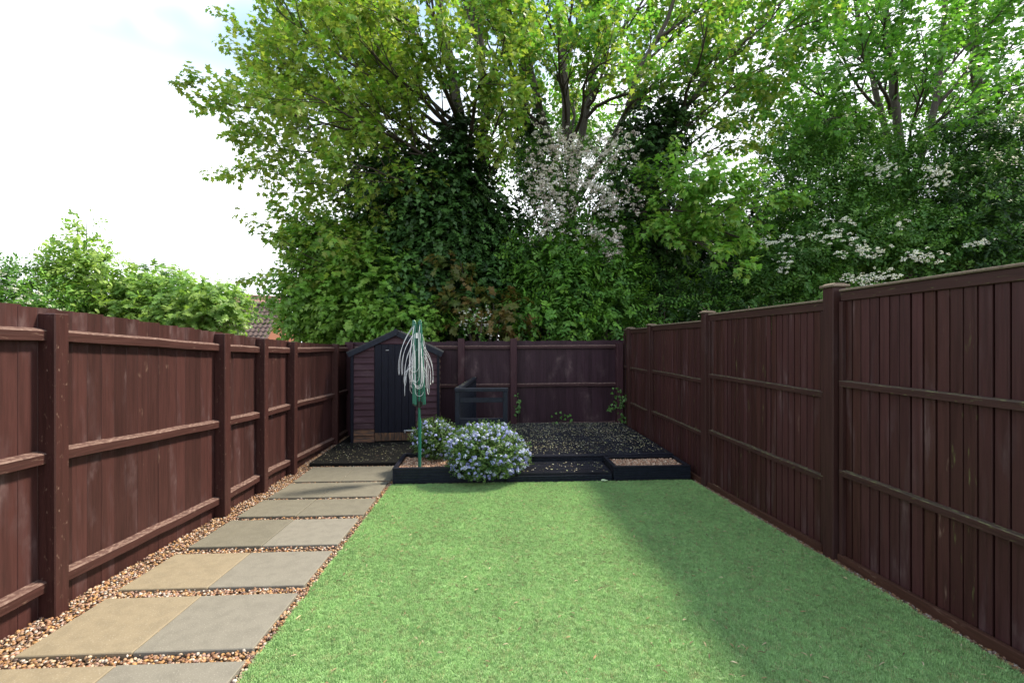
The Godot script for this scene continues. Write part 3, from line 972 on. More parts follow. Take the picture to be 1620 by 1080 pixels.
func maple_spray(t: Growth, p: Vector3, d: Vector3, ln: float, r: float) -> void:      # a leafy twig
	var n := 3
	var pts := PackedVector3Array([p])
	var rad := PackedFloat32Array([r])
	var q := p
	var dd := d
	for k in n:
		dd = (dd + Vector3(rnd(-0.16, 0.16), rnd(-0.06, 0.12), rnd(-0.16, 0.16))).normalized()
		q += dd * ln / n
		pts.append(q)
		rad.append(r * (1.0 - 0.8 * (k + 1) / n))
	t.wood.tube(pts, rad, 3)
	if q.y > t.ymax: return
	var pairs := int(ceil(ln / 0.085 * t.dense))
	var tone := rnd(0.8, 1.18)
	for k in pairs:
		var f := 0.3 + 0.7 * (k + rng.randf()) / pairs
		var s := f * n
		var i := mini(int(s), n - 1)
		var c := pts[i].lerp(pts[i + 1], s - i)
		var ax := (pts[i + 1] - pts[i]).normalized()
		var side := ax.cross(rdir()).normalized()
		for e in 2:
			var out := (side * (1.0 if e == 0 else -1.0) + ax * 0.55 + Vector3(0, 0.22, 0)).normalized()
			var stalk := c + out * rnd(0.05, 0.12)
			var tip := (out * 0.8 + Vector3(0, rnd(-0.95, -0.15), 0) + rdir() * 0.25).normalized()
			var up := (Vector3.UP + out * 0.35 + rdir() * 0.35).normalized()
			var col: Color = t.cols[rng.randi() % t.cols.size()]
			put_leaf(t.leaves, stalk, tip, up, t.size * rnd(0.65, 1.2), col * tone * rnd(0.85, 1.15))


func branch(t: Growth, p: Vector3, d: Vector3, ln: float, r: float, level: int) -> void:
	var n := maxi(3, int(ln / 0.3))
	var pts := PackedVector3Array([p])
	var rad := PackedFloat32Array([r])
	var dirs := [d]
	var q := p
	var dd := d
	for k in n:
		dd = (dd + Vector3(rnd(-0.12, 0.12), rnd(-0.03, 0.13), rnd(-0.12, 0.12))).normalized()
		q += dd * ln / n
		pts.append(q)
		dirs.append(dd)
		rad.append(maxf(r * (1.0 - 0.78 * (k + 1) / n), 0.003))
	t.wood.tube(pts, rad, 4 if level > 1 else 5)
	fork(t, pts, dirs, rad, ln, level)


func fork(t: Growth, pts: PackedVector3Array, dirs: Array, rad: PackedFloat32Array, ln: float, level: int) -> void:
	var n := pts.size() - 1
	var kids := int(ln * (3.0 if level == 1 else 4.6))
	for k in kids:
		var f := 0.18 + 0.82 * (k + rng.randf()) / kids
		var s := f * n
		var i := mini(int(s), n - 1)
		var c := pts[i].lerp(pts[i + 1], s - i)
		if c.y > t.ymax: continue
		var ax: Vector3 = dirs[i + 1]
		var side := ax.cross(rdir()).normalized()
		var out := (ax * 0.95 + side * rnd(0.4, 0.8) + Vector3(0, 0.1, 0)).normalized()
		if level == 1:
			branch(t, c, out, clampf(ln * rnd(0.3, 0.52) * (1.15 - 0.5 * f), 0.5, 1.8), maxf(rad[i] * 0.6, 0.013), 2)
		else:
			maple_spray(t, c, out, rnd(0.3, 0.62), maxf(rad[i] * 0.5, 0.005))
	maple_spray(t, pts[n], dirs[n], 0.5, 0.005)


# a limb from a to b that rises out of the stem and levels or droops by bow, with branches along it
func limb(t: Growth, a: Vector3, b: Vector3, bow: float, r: float) -> void:
	var ln := a.distance_to(b)
	var n := maxi(5, int(ln / 0.4))
	var pts := PackedVector3Array()
	var rad := PackedFloat32Array()
	var dirs := []
	var wob := rdir() * 0.1
	for k in n + 1:
		var f := float(k) / n
		var p := a.lerp(b, f) + Vector3.UP * bow * 4.0 * f * (1 - f) + wob * sin(f * 7.0) + rdir() * 0.025
		pts.append(p)
		rad.append(lerpf(r, 0.012, pow(f, 0.8)))
	for k in n + 1:
		dirs.append((pts[mini(k + 1, n)] - pts[maxi(k - 1, 0)]).normalized())
	t.wood.tube(pts, rad, 6)
	fork(t, pts, dirs, rad, ln, 1)


func stem(t: Growth, pts: PackedVector3Array, r0: float, r1: float) -> void:
	var c := Curve3D.new()
	for k in pts.size():
		var tn := (pts[mini(k + 1, pts.size() - 1)] - pts[maxi(k - 1, 0)]) * 0.17
		c.add_point(pts[k], -tn, tn)
	var out := PackedVector3Array()
	var rad := PackedFloat32Array()
	var n := int(c.get_baked_length() / 0.3)
	for k in n + 1:
		out.append(c.sample_baked(c.get_baked_length() * k / n, true) + rdir() * 0.012)
		rad.append(lerpf(r0, r1, float(k) / n) * rnd(0.95, 1.05))
	t.trunk.tube(out, rad, 9)


func finish_tree(t: Growth, label: String, base: Vector3, mat: Material, mesh: Mesh) -> Node3D:
	var o := thing("maple_tree", label, "tree", base, 0.0, "maple trees behind the garden")
	part("trunk", t.trunk.done(), M.bark, o, -base)
	part("branches", t.wood.done(), M.twig, o, -base)
	var cr := scatter("crown", mesh, mat, t.leaves, o)
	cr.position = -base
	return o


func build_trees() -> void:
	LEAF_MAPLE = leaf_mesh(PackedVector2Array([Vector2(0, 0.06), Vector2(0.16, -0.03), Vector2(0.44, 0.12), Vector2(0.29, 0.30), Vector2(0.56, 0.62), Vector2(0.22, 0.60), Vector2(0.12, 0.78), Vector2(0, 1.02)]), Vector2(0, 0.33), 0.10, 0.22)
	LEAF_OVAL = leaf_mesh(PackedVector2Array([Vector2(0, 0), Vector2(0.26, 0.3), Vector2(0.24, 0.66), Vector2(0, 1.0)]), Vector2(0, 0.45), 0.18, 0.15)
	LEAF_IVY = leaf_mesh(PackedVector2Array([Vector2(0, 0.05), Vector2(0.3, -0.04), Vector2(0.48, 0.32), Vector2(0.24, 0.5), Vector2(0, 1.0)]), Vector2(0, 0.33), 0.06, 0.15)
	var yellow := [Color(0.27, 0.40, 0.07), Color(0.22, 0.38, 0.06), Color(0.34, 0.43, 0.085), Color(0.17, 0.34, 0.055), Color(0.3, 0.38, 0.08)]
	var green := [Color(0.16, 0.38, 0.06), Color(0.13, 0.34, 0.055), Color(0.2, 0.41, 0.065), Color(0.11, 0.29, 0.05)]

	# --- the maple whose limbs sweep out to the left
	var t := Growth.new()
	t.cols = yellow
	t.ymax = 11.5
	var v := 10.6
	stem(t, PackedVector3Array([Vector3(at(745, 500, v).x, -0.3, -v), at(748, 420, v), at(742, 330, v), at(733, 230, v), at(716, 120, v), at(697, 20, v + 0.2), at(690, -60, v + 0.3), at(675, -190, v + 0.4)]), 0.22, 0.06)
	stem(t, PackedVector3Array([at(747, 400, v), at(760, 280, v + 0.5), at(766, 150, v + 0.9), at(758, 20, v + 1.2), at(750, -140, v + 1.4)]), 0.13, 0.04)
	for q in [
		[742, 340, 0.0, 455, 285, -0.6, 0.1], [742, 330, 0.0, 420, 235, 0.4, 0.25], [738, 290, 0.0, 415, 170, -0.8, 0.2], [736, 260, 0.0, 425, 90, 0.5, 0.15],
		[733, 235, 0.0, 430, 15, -0.9, 0.1], [728, 200, 0.0, 455, -60, 0.8, 0.1], [724, 160, 0.0, 540, -90, -0.5, 0.1], [745, 400, 0.0, 480, 372, -0.9, 0.25],
		[745, 420, 0.0, 470, 430, -1.3, 0.25], [740, 300, 0.0, 480, 150, -2.2, 0.2], [735, 240, 0.0, 560, 60, -2.4, 0.2], [738, 300, 0.0, 465, 140, 2.2, 0.2],
		[733, 220, 0.0, 470, 0, 2.6, 0.2], [722, 140, 0.0, 640, -120, -1.5, 0.1], [728, 200, 0.0, 620, 20, -2.8, 0.3], [764, 190, 0.8, 830, -20, 0.5, 0.2],
		[762, 240, 0.6, 800, 60, -1.6, 0.2], [760, 90, 1.0, 690, -120, 1.5, 0.1], [743, 350, 0.0, 560, 260, -2.0, 0.2], [741, 320, 0.0, 590, 170, -1.2, 0.3], [738, 280, 0.0, 640, 90, -0.4, 0.2],
		[757, 330, 0.3, 795, 235, -1.0, 0.15], [750, 300, 0.2, 800, 165, -1.6, 0.2], [764, 200, 0.8, 815, 120, 0.6, 0.1], [735, 250, 0.0, 770, 110, -1.8, 0.2]]:
		limb(t, at(q[0], q[1], v + q[2]), at(q[3], q[4], v + q[5]), q[6], rnd(0.045, 0.068))
	finish_tree(t, "yellow-green maple with limbs sweeping out over the shed towards the open sky", Vector3(at(745, 500, v).x, -0.25, -v), M.leaf, LEAF_MAPLE)

	# --- the maple behind the middle of the deck, many upright stems
	t = Growth.new()
	t.cols = yellow + green
	t.ymax = 12.5
	v = 11.6
	stem(t, PackedVector3Array([Vector3(at(898, 500, v).x, -0.3, -v), at(903, 400, v), at(904, 300, v), at(897, 210, v), at(893, 120, v), at(886, 30, v), at(878, -110, v)]), 0.19, 0.06)
	stem(t, PackedVector3Array([at(904, 310, v), at(925, 190, v + 0.2), at(945, 90, v + 0.4), at(985, -10, v + 0.6), at(1010, -130, v + 0.8)]), 0.12, 0.04)
	stem(t, PackedVector3Array([at(903, 330, v), at(862, 200, v - 0.3), at(838, 100, v - 0.4), at(828, 0, v - 0.4), at(815, -140, v - 0.4)]), 0.11, 0.04)
	stem(t, PackedVector3Array([at(904, 330, v), at(985, 190, v + 0.1), at(1012, 110, v + 0.2), at(1060, 20, v + 0.4), at(1090, -100, v + 0.4)]), 0.10, 0.035)
	stem(t, PackedVector3Array([at(900, 330, v), at(850, 240, v + 0.7), at(815, 130, v + 1.0), at(790, 20, v + 1.2), at(775, -120, v + 1.2)]), 0.09, 0.03)
	for q in [
		[893, 150, 0.0, 850, -70, -1.5, 0.1], [890, 90, 0.0, 925, -100, -1.0, 0.1], [930, 170, 0.2, 1010, 20, -1.8, 0.2], [950, 80, 0.4, 1080, -60, 0.8, 0.1], [850, 160, -0.3, 760, 20, -1.4, 0.2],
		[835, 90, -0.4, 730, -60, 0.6, 0.1], [990, 180, 0.1, 1130, 60, -1.0, 0.2], [1015, 110, 0.2, 1170, -20, 0.6, 0.1], [925, 190, 0.2, 1110, 130, -1.6, 0.3], [870, 220, -0.2, 770, 110, -2.4, 0.2],
		[895, 200, 0.0, 880, 60, -2.6, 0.2], [815, 130, 1.0, 720, 30, 1.8, 0.1], [900, 230, 0.0, 960, 90, -3.0, 0.3], [890, 110, 0.0, 940, -30, 2.0, 0.1], [1040, 60, 0.3, 1200, -30, -0.6, 0.2], [838, 100, -0.4, 800, 0, -2.4, 0.2],
		[862, 210, -0.3, 800, 165, -1.2, 0.2], [893, 160, 0.0, 870, 85, -1.8, 0.15], [930, 170, 0.2, 970, 115, -1.4, 0.15], [985, 190, 0.1, 1060, 120, -1.6, 0.2], [900, 220, 0.0, 920, 120, 1.8, 0.1], [945, 100, 0.4, 930, 10, 1.6, 0.1], [860, 200, -0.3, 830, 90, 1.2, 0.1], [1010, 120, 0.2, 1050, 60, 1.8, 0.1], [985, 195, 0.1, 1010, 100, 1.5, 0.1]]:
		limb(t, at(q[0], q[1], v + q[2]), at(q[3], q[4], v + q[5]), q[6], rnd(0.04, 0.06))
	finish_tree(t, "tall many-stemmed maple rising behind the pale-flowered hawthorn above the deck", Vector3(at(898, 500, v).x, -0.25, -v), M.leaf, LEAF_MAPLE)

	# --- the leaning maple to the right of it
	t = Growth.new()
	t.cols = yellow + green
	t.ymax = 11.5
	v = 10.7
	stem(t, PackedVector3Array([Vector3(at(950, 500, v).x, -0.3, -v), at(962, 420, v), at(1000, 320, v), at(1060, 210, v), at(1115, 130, v), at(1190, 50, v), at(1270, -30, v)]), 0.12, 0.03)
	for q in [
		[1000, 320, 0.0, 1175, 215, -0.7, 0.1], [1020, 285, 0.0, 1195, 165, 0.7, 0.15], [1050, 230, 0.0, 1215, 105, -1.2, 0.1], [1090, 165, 0.0, 1250, 90, 0.9, 0.1], [1110, 140, 0.0, 1240, 10, -1.0, 0.1], [1060, 210, 0.0, 1150, 60, 1.4, 0.1],
		[1150, 90, 0.0, 1300, 30, -0.8, 0.1], [1080, 180, 0.0, 1120, 50, -1.8, 0.1]]:
		limb(t, at(q[0], q[1], v + q[2]), at(q[3], q[4], v + q[5]), q[6], rnd(0.025, 0.042))
	t.dense = 2.0
	t.cols = [Color(0.2, 0.43, 0.075), Color(0.24, 0.46, 0.09), Color(0.17, 0.38, 0.065), Color(0.3, 0.46, 0.09)]  # low bough: lighter leaf colours stand in for sunlight falling on it
	for q in [[985, 360, 0.0, 1180, 335, -1.6, 0.25], [975, 390, 0.0, 1120, 390, -2.0, 0.3], [985, 350, 0.0, 1115, 312, -1.9, 0.35], [980, 370, 0.0, 1170, 375, -1.3, 0.3], [985, 360, 0.0, 1140, 345, -2.3, 0.3], [980, 380, 0.0, 1085, 360, -1.5, 0.25]]:
		limb(t, at(q[0], q[1], v + q[2]), at(q[3], q[4], v + q[5]), q[6], rnd(0.025, 0.042))
	finish_tree(t, "slender maple leaning to the right with a bright low bough above the capped fence", Vector3(at(950, 500, v).x, -0.25, -v), M.leaf, LEAF_MAPLE)

	# --- the greener maple above the right fence
	t = Growth.new()
	t.cols = green
	t.ymax = 12.0
	v = 11.8
	stem(t, PackedVector3Array([Vector3(at(1440, 480, v).x, -0.3, -v), at(1430, 300, v), at(1415, 150, v), at(1405, 50, v), at(1390, -120, v)]), 0.17, 0.06)
	stem(t, PackedVector3Array([at(1432, 330, v), at(1390, 160, v + 0.5), at(1360, 40, v + 0.7), at(1340, -100, v + 0.8)]), 0.1, 0.04)
	stem(t, PackedVector3Array([at(1432, 320, v), at(1475, 190, v - 0.3), at(1492, 60, v - 0.3), at(1500, -110, v - 0.3)]), 0.1, 0.04)
	for q in [
		[1390, 170, 0.5, 1270, 30, -0.6, 0.1], [1400, 220, 0.3, 1235, 120, 0.4, 0.2], [1370, 100, 0.6, 1290, -70, 0.8, 0.1], [1420, 240, 0.0, 1290, 190, -1.8, 0.3], [1415, 160, 0.0, 1400, 20, -2.2, 0.2], [1480, 170, -0.3, 1590, 60, -0.8, 0.2],
		[1485, 130, -0.3, 1620, -20, 0.6, 0.1], [1490, 80, -0.3, 1560, -90, -1.5, 0.1], [1410, 110, 0.0, 1450, -80, -1.6, 0.1], [1425, 260, 0.0, 1530, 160, -2.4, 0.2], [1400, 80, 0.0, 1330, -40, -1.8, 0.1], [1475, 200, -0.3, 1650, 130, -1.0, 0.3],
		[1410, 180, 0.0, 1350, 90, -2.6, 0.3], [1440, 250, -0.2, 1470, 90, -2.8, 0.3], [1430, 250, 0.0, 1330, 230, 1.4, 0.2], [1470, 210, 0.0, 1600, 220, 0.8, 0.3]]:
		limb(t, at(q[0], q[1], v + q[2]), at(q[3], q[4], v + q[5]), q[6], rnd(0.04, 0.06))
	finish_tree(t, "fresh green maple with several upright stems above the right-hand fence panels", Vector3(at(1440, 480, v).x, -0.25, -v), M.leaf, LEAF_MAPLE)

	t = Growth.new()
	t.cols = green
	t.ymax = 13.0
	v = 13.4
	stem(t, PackedVector3Array([Vector3(at(1570, 480, v).x, -0.3, -v), at(1556, 250, v), at(1545, 80, v), at(1540, -120, v)]), 0.16, 0.07)
	for q in [[1550, 150, 0.0, 1640, 20, -1.0, 0.1], [1553, 200, 0.0, 1680, 120, -1.4, 0.2], [1546, 90, 0.0, 1590, -60, -1.4, 0.1], [1545, 70, 0.0, 1500, -80, 0.8, 0.1], [1556, 250, 0.0, 1660, 210, -1.8, 0.2], [1550, 180, 0.0, 1520, 20, -1.6, 0.2], [1556, 260, 0.0, 1600, 130, -2.2, 0.2], [1560, 300, 0.0, 1690, 290, -1.5, 0.2]]:
		limb(t, at(q[0], q[1], v + q[2]), at(q[3], q[4], v + q[5]), q[6], rnd(0.04, 0.06))
	finish_tree(t, "grey-stemmed maple at the far right edge of the tree belt", Vector3(at(1570, 480, v).x, -0.25, -v), M.leaf, LEAF_MAPLE)


# shoots with leaves through lumpy lobes; each lobe: [px, py, v, rx px, ry px, rz m]
func shoots(buf: PackedFloat32Array, lobes: Array, per_m3: float, ln: float, leaf: float, cols: Array, n_leaf := 7, droop := 0.2, shell := 0.45) -> void:
	for l in lobes:
		var c := at(l[0], l[1], l[2])
		var k: float = l[2] / FOCAL
		var r := Vector3(l[3] * k, l[4] * k, l[5])
		var count := int(per_m3 * r.x * r.y * r.z * 4.19)
		var tone := rnd(0.85, 1.15)
		for j in count:
			var d := rdir()
			var p := c + d * r * pow(rng.randf(), shell) * rnd(0.9, 1.08)
			if p.y < -0.2: continue
			var sd := (d * Vector3(0.7, 0.5, 0.7) + Vector3(0, 0.35, 0) + rdir() * 0.6).normalized()
			var col: Color = cols[rng.randi() % cols.size()]
			col = col * tone * rnd(0.8, 1.2)
			var side := sd.cross(rdir()).normalized()
			for i in n_leaf:
				var f := (i + 0.5) / n_leaf
				var q := p + sd * ln * f + Vector3(0, -droop * ln * f * f, 0)
				var o := side * (1.0 if i % 2 == 0 else -1.0)
				var tip := (o + sd * 0.6 + Vector3(0, -droop, 0) + rdir() * 0.35).normalized()
				put_leaf(buf, q, tip, (Vector3.UP * 0.8 + d * 0.6 + rdir() * 0.4).normalized(), leaf * rnd(0.7, 1.25), col * rnd(0.9, 1.1))


func flower_mesh(seed_: int, n: int) -> ArrayMesh:        # a head of small five-petalled flowers, about 1 across
	var r := RandomNumberGenerator.new()
	r.seed = seed_
	var b := MB.new()
	for k in n:
		var y := r.randf_range(-0.3, 1.0)
		var a := r.randf_range(0, TAU)
		var h := sqrt(maxf(0.0, 1 - y * y))
		var d := Vector3(h * cos(a), y, h * sin(a))
		var c := d * Vector3(0.42, 0.3, 0.42)
		var nn := (d + Vector3(r.randf_range(-0.3, 0.3), 0.3, r.randf_range(-0.3, 0.3))).normalized()
		var x := nn.cross(Vector3(0.2, 0.5, 0.84)).normalized()
		var z := nn.cross(x)
		var s := r.randf_range(0.10, 0.16)
		for e in 5:
			var t0 := TAU * e / 5.0
			b.tri(c, c + (x * cos(t0) + z * sin(t0)) * s + nn * 0.03, c + (x * cos(t0 + 1.05) + z * sin(t0 + 1.05)) * s + nn * 0.03, nn)
	return b.done()


func stems_to(parent: Node, lobes: Array, base: Vector3, r: float) -> void:
	var b := MB.new()
	for l in lobes:
		for e in 2:
			var c := at(l[0], l[1], l[2]) + rdir() * Vector3(0.3, 0.3, 0.2)
			var a := base + Vector3(rnd(-0.2, 0.2), 0, rnd(-0.2, 0.2))
			var pts := PackedVector3Array()
			var rad := PackedFloat32Array()
			for k in 8:
				var f := k / 7.0
				pts.append(a.lerp(c, f) + Vector3.UP * 0.5 * f * (1 - f) + rdir() * 0.05)
				rad.append(lerpf(r, 0.008, f))
			b.tube(pts, rad, 5)
	part("stems", b.done(), M.twig, parent, -parent.position)


func shrub(called: String, label: String, category: String, lobes: Array, per: float, ln: float, leaf: float, cols: Array, mat: Material, mesh: Mesh, n_leaf := 7, droop := 0.2, shell := 0.45) -> Node3D:
	var l0: Array = lobes[0]
	var b := at(l0[0], 540, l0[2])
	b.y = -0.25
	var o := thing(called, label, category, b)
	var buf := PackedFloat32Array()
	shoots(buf, lobes, per, ln, leaf, cols, n_leaf, droop, shell)
	stems_to(o, lobes, b, 0.045)
	var f := scatter("foliage", mesh, mat, buf, o)
	f.position = -b
	return o


func blossom(o: Node3D, spots: Array, per: int, spread: float, size: float, cols: Array, mesh: Mesh) -> void:   # spots: [px, py, v, rx px, ry px]
	var buf := PackedFloat32Array()
	for s in spots:
		var k: float = s[2] / FOCAL
		for j in int(per * s[3] * s[4] / 600.0):
			var d := rdir() * pow(rng.randf(), 0.75) * 1.25
			var p := at(s[0], s[1], s[2]) + Vector3(d.x * s[3] * k, d.y * s[4] * k, d.z * spread)
			var b := Basis(Vector3.UP, rnd(0, TAU)) * Basis(Vector3.RIGHT, rnd(-0.4, 0.9))
			b = b.scaled(Vector3.ONE * size * rnd(0.6, 1.3))
			put(buf, p, b.x, b.y, b.z, cols[rng.randi() % cols.size()] * rnd(0.8, 1.1))
	var f := scatter("blossom", mesh, M.flower, buf, o)
	f.position = -o.position


func build_hedges() -> void:
	var ivy_cols := [Color(0.032, 0.085, 0.02), Color(0.04, 0.1, 0.022), Color(0.025, 0.065, 0.018), Color(0.06, 0.14, 0.03)]
	var thorn := [Color(0.08, 0.2, 0.04), Color(0.1, 0.235, 0.042), Color(0.065, 0.17, 0.036), Color(0.135, 0.28, 0.05)]
	var fresh := [Color(0.13, 0.3, 0.04), Color(0.11, 0.26, 0.036), Color(0.17, 0.34, 0.045), Color(0.085, 0.21, 0.034)]
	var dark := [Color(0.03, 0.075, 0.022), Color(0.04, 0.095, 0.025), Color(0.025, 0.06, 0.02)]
	var fl := flower_mesh(3, 14)
	# ivy that wraps the trunks
	shrub("ivy", "dark ivy smothering the trunk of the left-sweeping maple", "ivy", [
		[700, 400, 10.2, 110, 110, 0.9], [650, 320, 10.2, 75, 85, 0.75], [725, 300, 10.3, 55, 120, 0.6], [610, 270, 10.3, 40, 40, 0.5], [660, 450, 9.9, 90, 60, 0.8], [760, 460, 10.0, 70, 80, 0.8], [735, 230, 10.5, 28, 70, 0.35], [790, 380, 10.4, 45, 70, 0.6], [560, 300, 10.4, 28, 25, 0.4]], 230, 0.4, 0.1, ivy_cols, M.ivy, LEAF_IVY, 8, 0.8, 0.4)
	shrub("ivy", "dark ivy clump on the leaning maple behind the white blossom", "ivy", [
		[1030, 230, 10.7, 52, 65, 0.6], [1060, 190, 10.8, 35, 40, 0.5], [1000, 320, 10.8, 60, 60, 0.6], [1010, 390, 10.9, 70, 60, 0.7], [835, 195, 11.2, 24, 60, 0.35], [848, 270, 11.3, 30, 60, 0.4]], 230, 0.35, 0.1, ivy_cols, M.ivy, LEAF_IVY, 8, 0.7, 0.4)
	# understorey in front
	shrub("leafy_shrub", "glossy mid-green shrub filling the middle above the back fence", "shrub", [
		[900, 450, 9.4, 75, 55, 0.6], [850, 420, 9.6, 60, 50, 0.6], [960, 430, 9.6, 60, 50, 0.6], [890, 510, 9.1, 80, 35, 0.5], [970, 500, 9.2, 60, 45, 0.5], [930, 385, 10.0, 60, 40, 0.6], [820, 500, 9.3, 50, 40, 0.5]], 240, 0.36, 0.095, fresh + thorn, M.small_leaf, LEAF_OVAL, 8, 0.35)
	shrub("bronze_shrub", "young shrub with bronze-tinted leaves behind the airer and back fence", "shrub", [
		[795, 500, 8.9, 40, 45, 0.35], [710, 430, 9.3, 35, 35, 0.4], [740, 490, 9.1, 40, 35, 0.4]], 170, 0.35, 0.12, [Color(0.15, 0.13, 0.03), Color(0.12, 0.14, 0.035), Color(0.17, 0.115, 0.035), Color(0.09, 0.13, 0.03)], M.leaf, LEAF_MAPLE, 6, 0.6)
	shrub("broadleaf_tree", "light green broadleaf tree spreading behind the shed and left fence corner", "tree", [
		[540, 400, 10.2, 80, 55, 0.8], [500, 470, 9.9, 70, 50, 0.8], [590, 450, 9.6, 75, 60, 0.7], [560, 510, 9.3, 80, 40, 0.6], [495, 515, 9.8, 40, 30, 0.6], [640, 510, 9.0, 70, 35, 0.4], [490, 370, 10.4, 40, 30, 0.5], [610, 380, 10.2, 60, 40, 0.6]], 290, 0.4, 0.092, [Color(0.2, 0.38, 0.06), Color(0.16, 0.33, 0.05), Color(0.25, 0.41, 0.075), Color(0.13, 0.28, 0.045)], M.leaf, LEAF_MAPLE, 7, 0.5)
	var sprig := shrub("hawthorn", "small hawthorn spray in white flower just above the back fence posts", "shrub", [[752, 512, 8.6, 30, 24, 0.25]], 420, 0.22, 0.05, thorn, M.small_leaf, LEAF_OVAL, 8)
	blossom(sprig, [[752, 498, 8.5, 28, 16], [768, 515, 8.5, 14, 20], [735, 512, 8.5, 8, 18]], 40, 0.15, 0.05, [Color(0.75, 0.76, 0.7)], fl)
	# the faded hawthorn in the middle
	var haw := shrub("hawthorn", "hawthorn covered in fading pinkish-white blossom in front of the middle maple", "tree", [
		[880, 270, 10.4, 65, 65, 0.6], [950, 270, 10.4, 60, 55, 0.6], [910, 340, 10.2, 80, 50, 0.6], [985, 330, 10.3, 50, 40, 0.5], [850, 300, 10.4, 35, 70, 0.4], [930, 400, 10.0, 60, 40, 0.5]], 130, 0.3, 0.07, thorn, M.small_leaf, LEAF_OVAL, 7)
	blossom(haw, [[885, 235, 9.7, 60, 38], [960, 240, 9.7, 62, 28], [860, 290, 9.7, 45, 45], [930, 290, 9.6, 50, 34], [970, 320, 9.6, 45, 26], [880, 340, 9.6, 28, 40], [945, 375, 9.4, 42, 26], [965, 400, 9.3, 26, 20], [845, 375, 9.4, 24, 8]], 42, 0.45, 0.115, [Color(0.74, 0.68, 0.66), Color(0.78, 0.74, 0.72), Color(0.82, 0.8, 0.78), Color(0.6, 0.52, 0.5)], fl)
	# hawthorns above the right fence
	var h2 := shrub("hawthorn", "broad hawthorn with white flower sprays hanging above the right fence", "tree", [
		[1290, 300, 10.4, 100, 75, 0.9], [1400, 280, 10.6, 100, 70, 0.9], [1350, 390, 9.8, 110, 65, 0.9], [1250, 420, 9.6, 80, 60, 0.8], [1450, 390, 9.6, 90, 60, 0.8], [1260, 230, 10.9, 60, 50, 0.7], [1340, 220, 10.9, 70, 45, 0.7], [1200, 460, 9.6, 60, 45, 0.6], [1300, 470, 9.2, 80, 30, 0.6]], 190, 0.38, 0.08, thorn, M.small_leaf, LEAF_OVAL, 9)
	blossom(h2, [[1225, 383, 8.6, 24, 10], [1242, 405, 8.5, 7, 24], [1243, 430, 8.5, 7, 9], [1320, 375, 8.4, 32, 9], [1330, 402, 8.3, 8, 8], [1362, 395, 8.3, 12, 14], [1390, 398, 8.3, 16, 9], [1460, 402, 8.2, 28, 10], [1482, 415, 8.2, 10, 6], [1425, 355, 8.6, 7, 14], [1485, 275, 9.0, 26, 14], [1488, 292, 9.0, 10, 10], [1395, 270, 9.3, 30, 14], [1545, 385, 8.4, 30, 6], [1380, 440, 8.1, 40, 14], [1330, 350, 8.6, 24, 8], [1270, 375, 8.6, 10, 8]], 62, 0.3, 0.08, [Color(0.86, 0.87, 0.83), Color(0.8, 0.82, 0.76)], fl)
	shrub("hawthorn", "dense green hawthorn at the right edge above the nearest fence panel", "tree", [
		[1550, 330, 9.6, 90, 90, 0.9], [1600, 240, 10.2, 80, 70, 0.9], [1510, 240, 10.6, 70, 55, 0.8], [1640, 400, 8.8, 80, 60, 0.8], [1540, 410, 9.2, 70, 40, 0.7], [1700, 300, 9.5, 80, 80, 0.9]], 190, 0.38, 0.08, thorn + dark, M.small_leaf, LEAF_OVAL, 9)
	# evergreen belt farther back that closes the view
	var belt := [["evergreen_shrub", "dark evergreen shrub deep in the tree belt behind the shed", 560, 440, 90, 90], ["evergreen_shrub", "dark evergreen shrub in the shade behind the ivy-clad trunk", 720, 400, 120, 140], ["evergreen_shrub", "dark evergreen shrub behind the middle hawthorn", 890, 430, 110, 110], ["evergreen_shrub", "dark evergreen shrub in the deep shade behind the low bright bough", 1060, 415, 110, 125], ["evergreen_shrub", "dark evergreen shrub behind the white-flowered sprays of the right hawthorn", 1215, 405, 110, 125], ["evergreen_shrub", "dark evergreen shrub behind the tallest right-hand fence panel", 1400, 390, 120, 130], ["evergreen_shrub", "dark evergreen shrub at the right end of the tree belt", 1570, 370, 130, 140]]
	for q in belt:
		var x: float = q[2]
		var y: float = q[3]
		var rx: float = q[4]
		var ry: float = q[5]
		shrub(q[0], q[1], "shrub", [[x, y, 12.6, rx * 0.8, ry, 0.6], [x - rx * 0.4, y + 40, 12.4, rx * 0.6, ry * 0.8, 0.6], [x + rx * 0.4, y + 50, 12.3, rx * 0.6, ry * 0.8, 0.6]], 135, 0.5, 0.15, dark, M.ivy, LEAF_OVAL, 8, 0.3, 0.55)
	shrub("background_tree", "pale green tree glimpsed between the stems of the middle maple", "tree", [[900, 190, 15.5, 120, 65, 1.0], [800, 240, 15.5, 70, 60, 0.9], [1000, 250, 15.5, 80, 50, 0.9], [1300, 200, 15.5, 110, 70, 1.0], [1470, 150, 15.5, 110, 70, 1.0]], 26, 0.5, 0.15, fresh, M.leaf, LEAF_OVAL, 8, 0.4, 0.6)
	# low growth under the trees, right of the middle
	shrub("undergrowth_shrub", "shaded leafy thicket behind the stepped end of the right fence", "shrub", [[1040, 490, 9.6, 60, 40, 0.5], [1120, 480, 9.8, 60, 40, 0.5], [1180, 500, 9.2, 50, 40, 0.5], [1080, 440, 10.4, 70, 40, 0.6]], 200, 0.4, 0.085, dark + thorn, M.small_leaf, LEAF_OVAL, 8, 0.4)
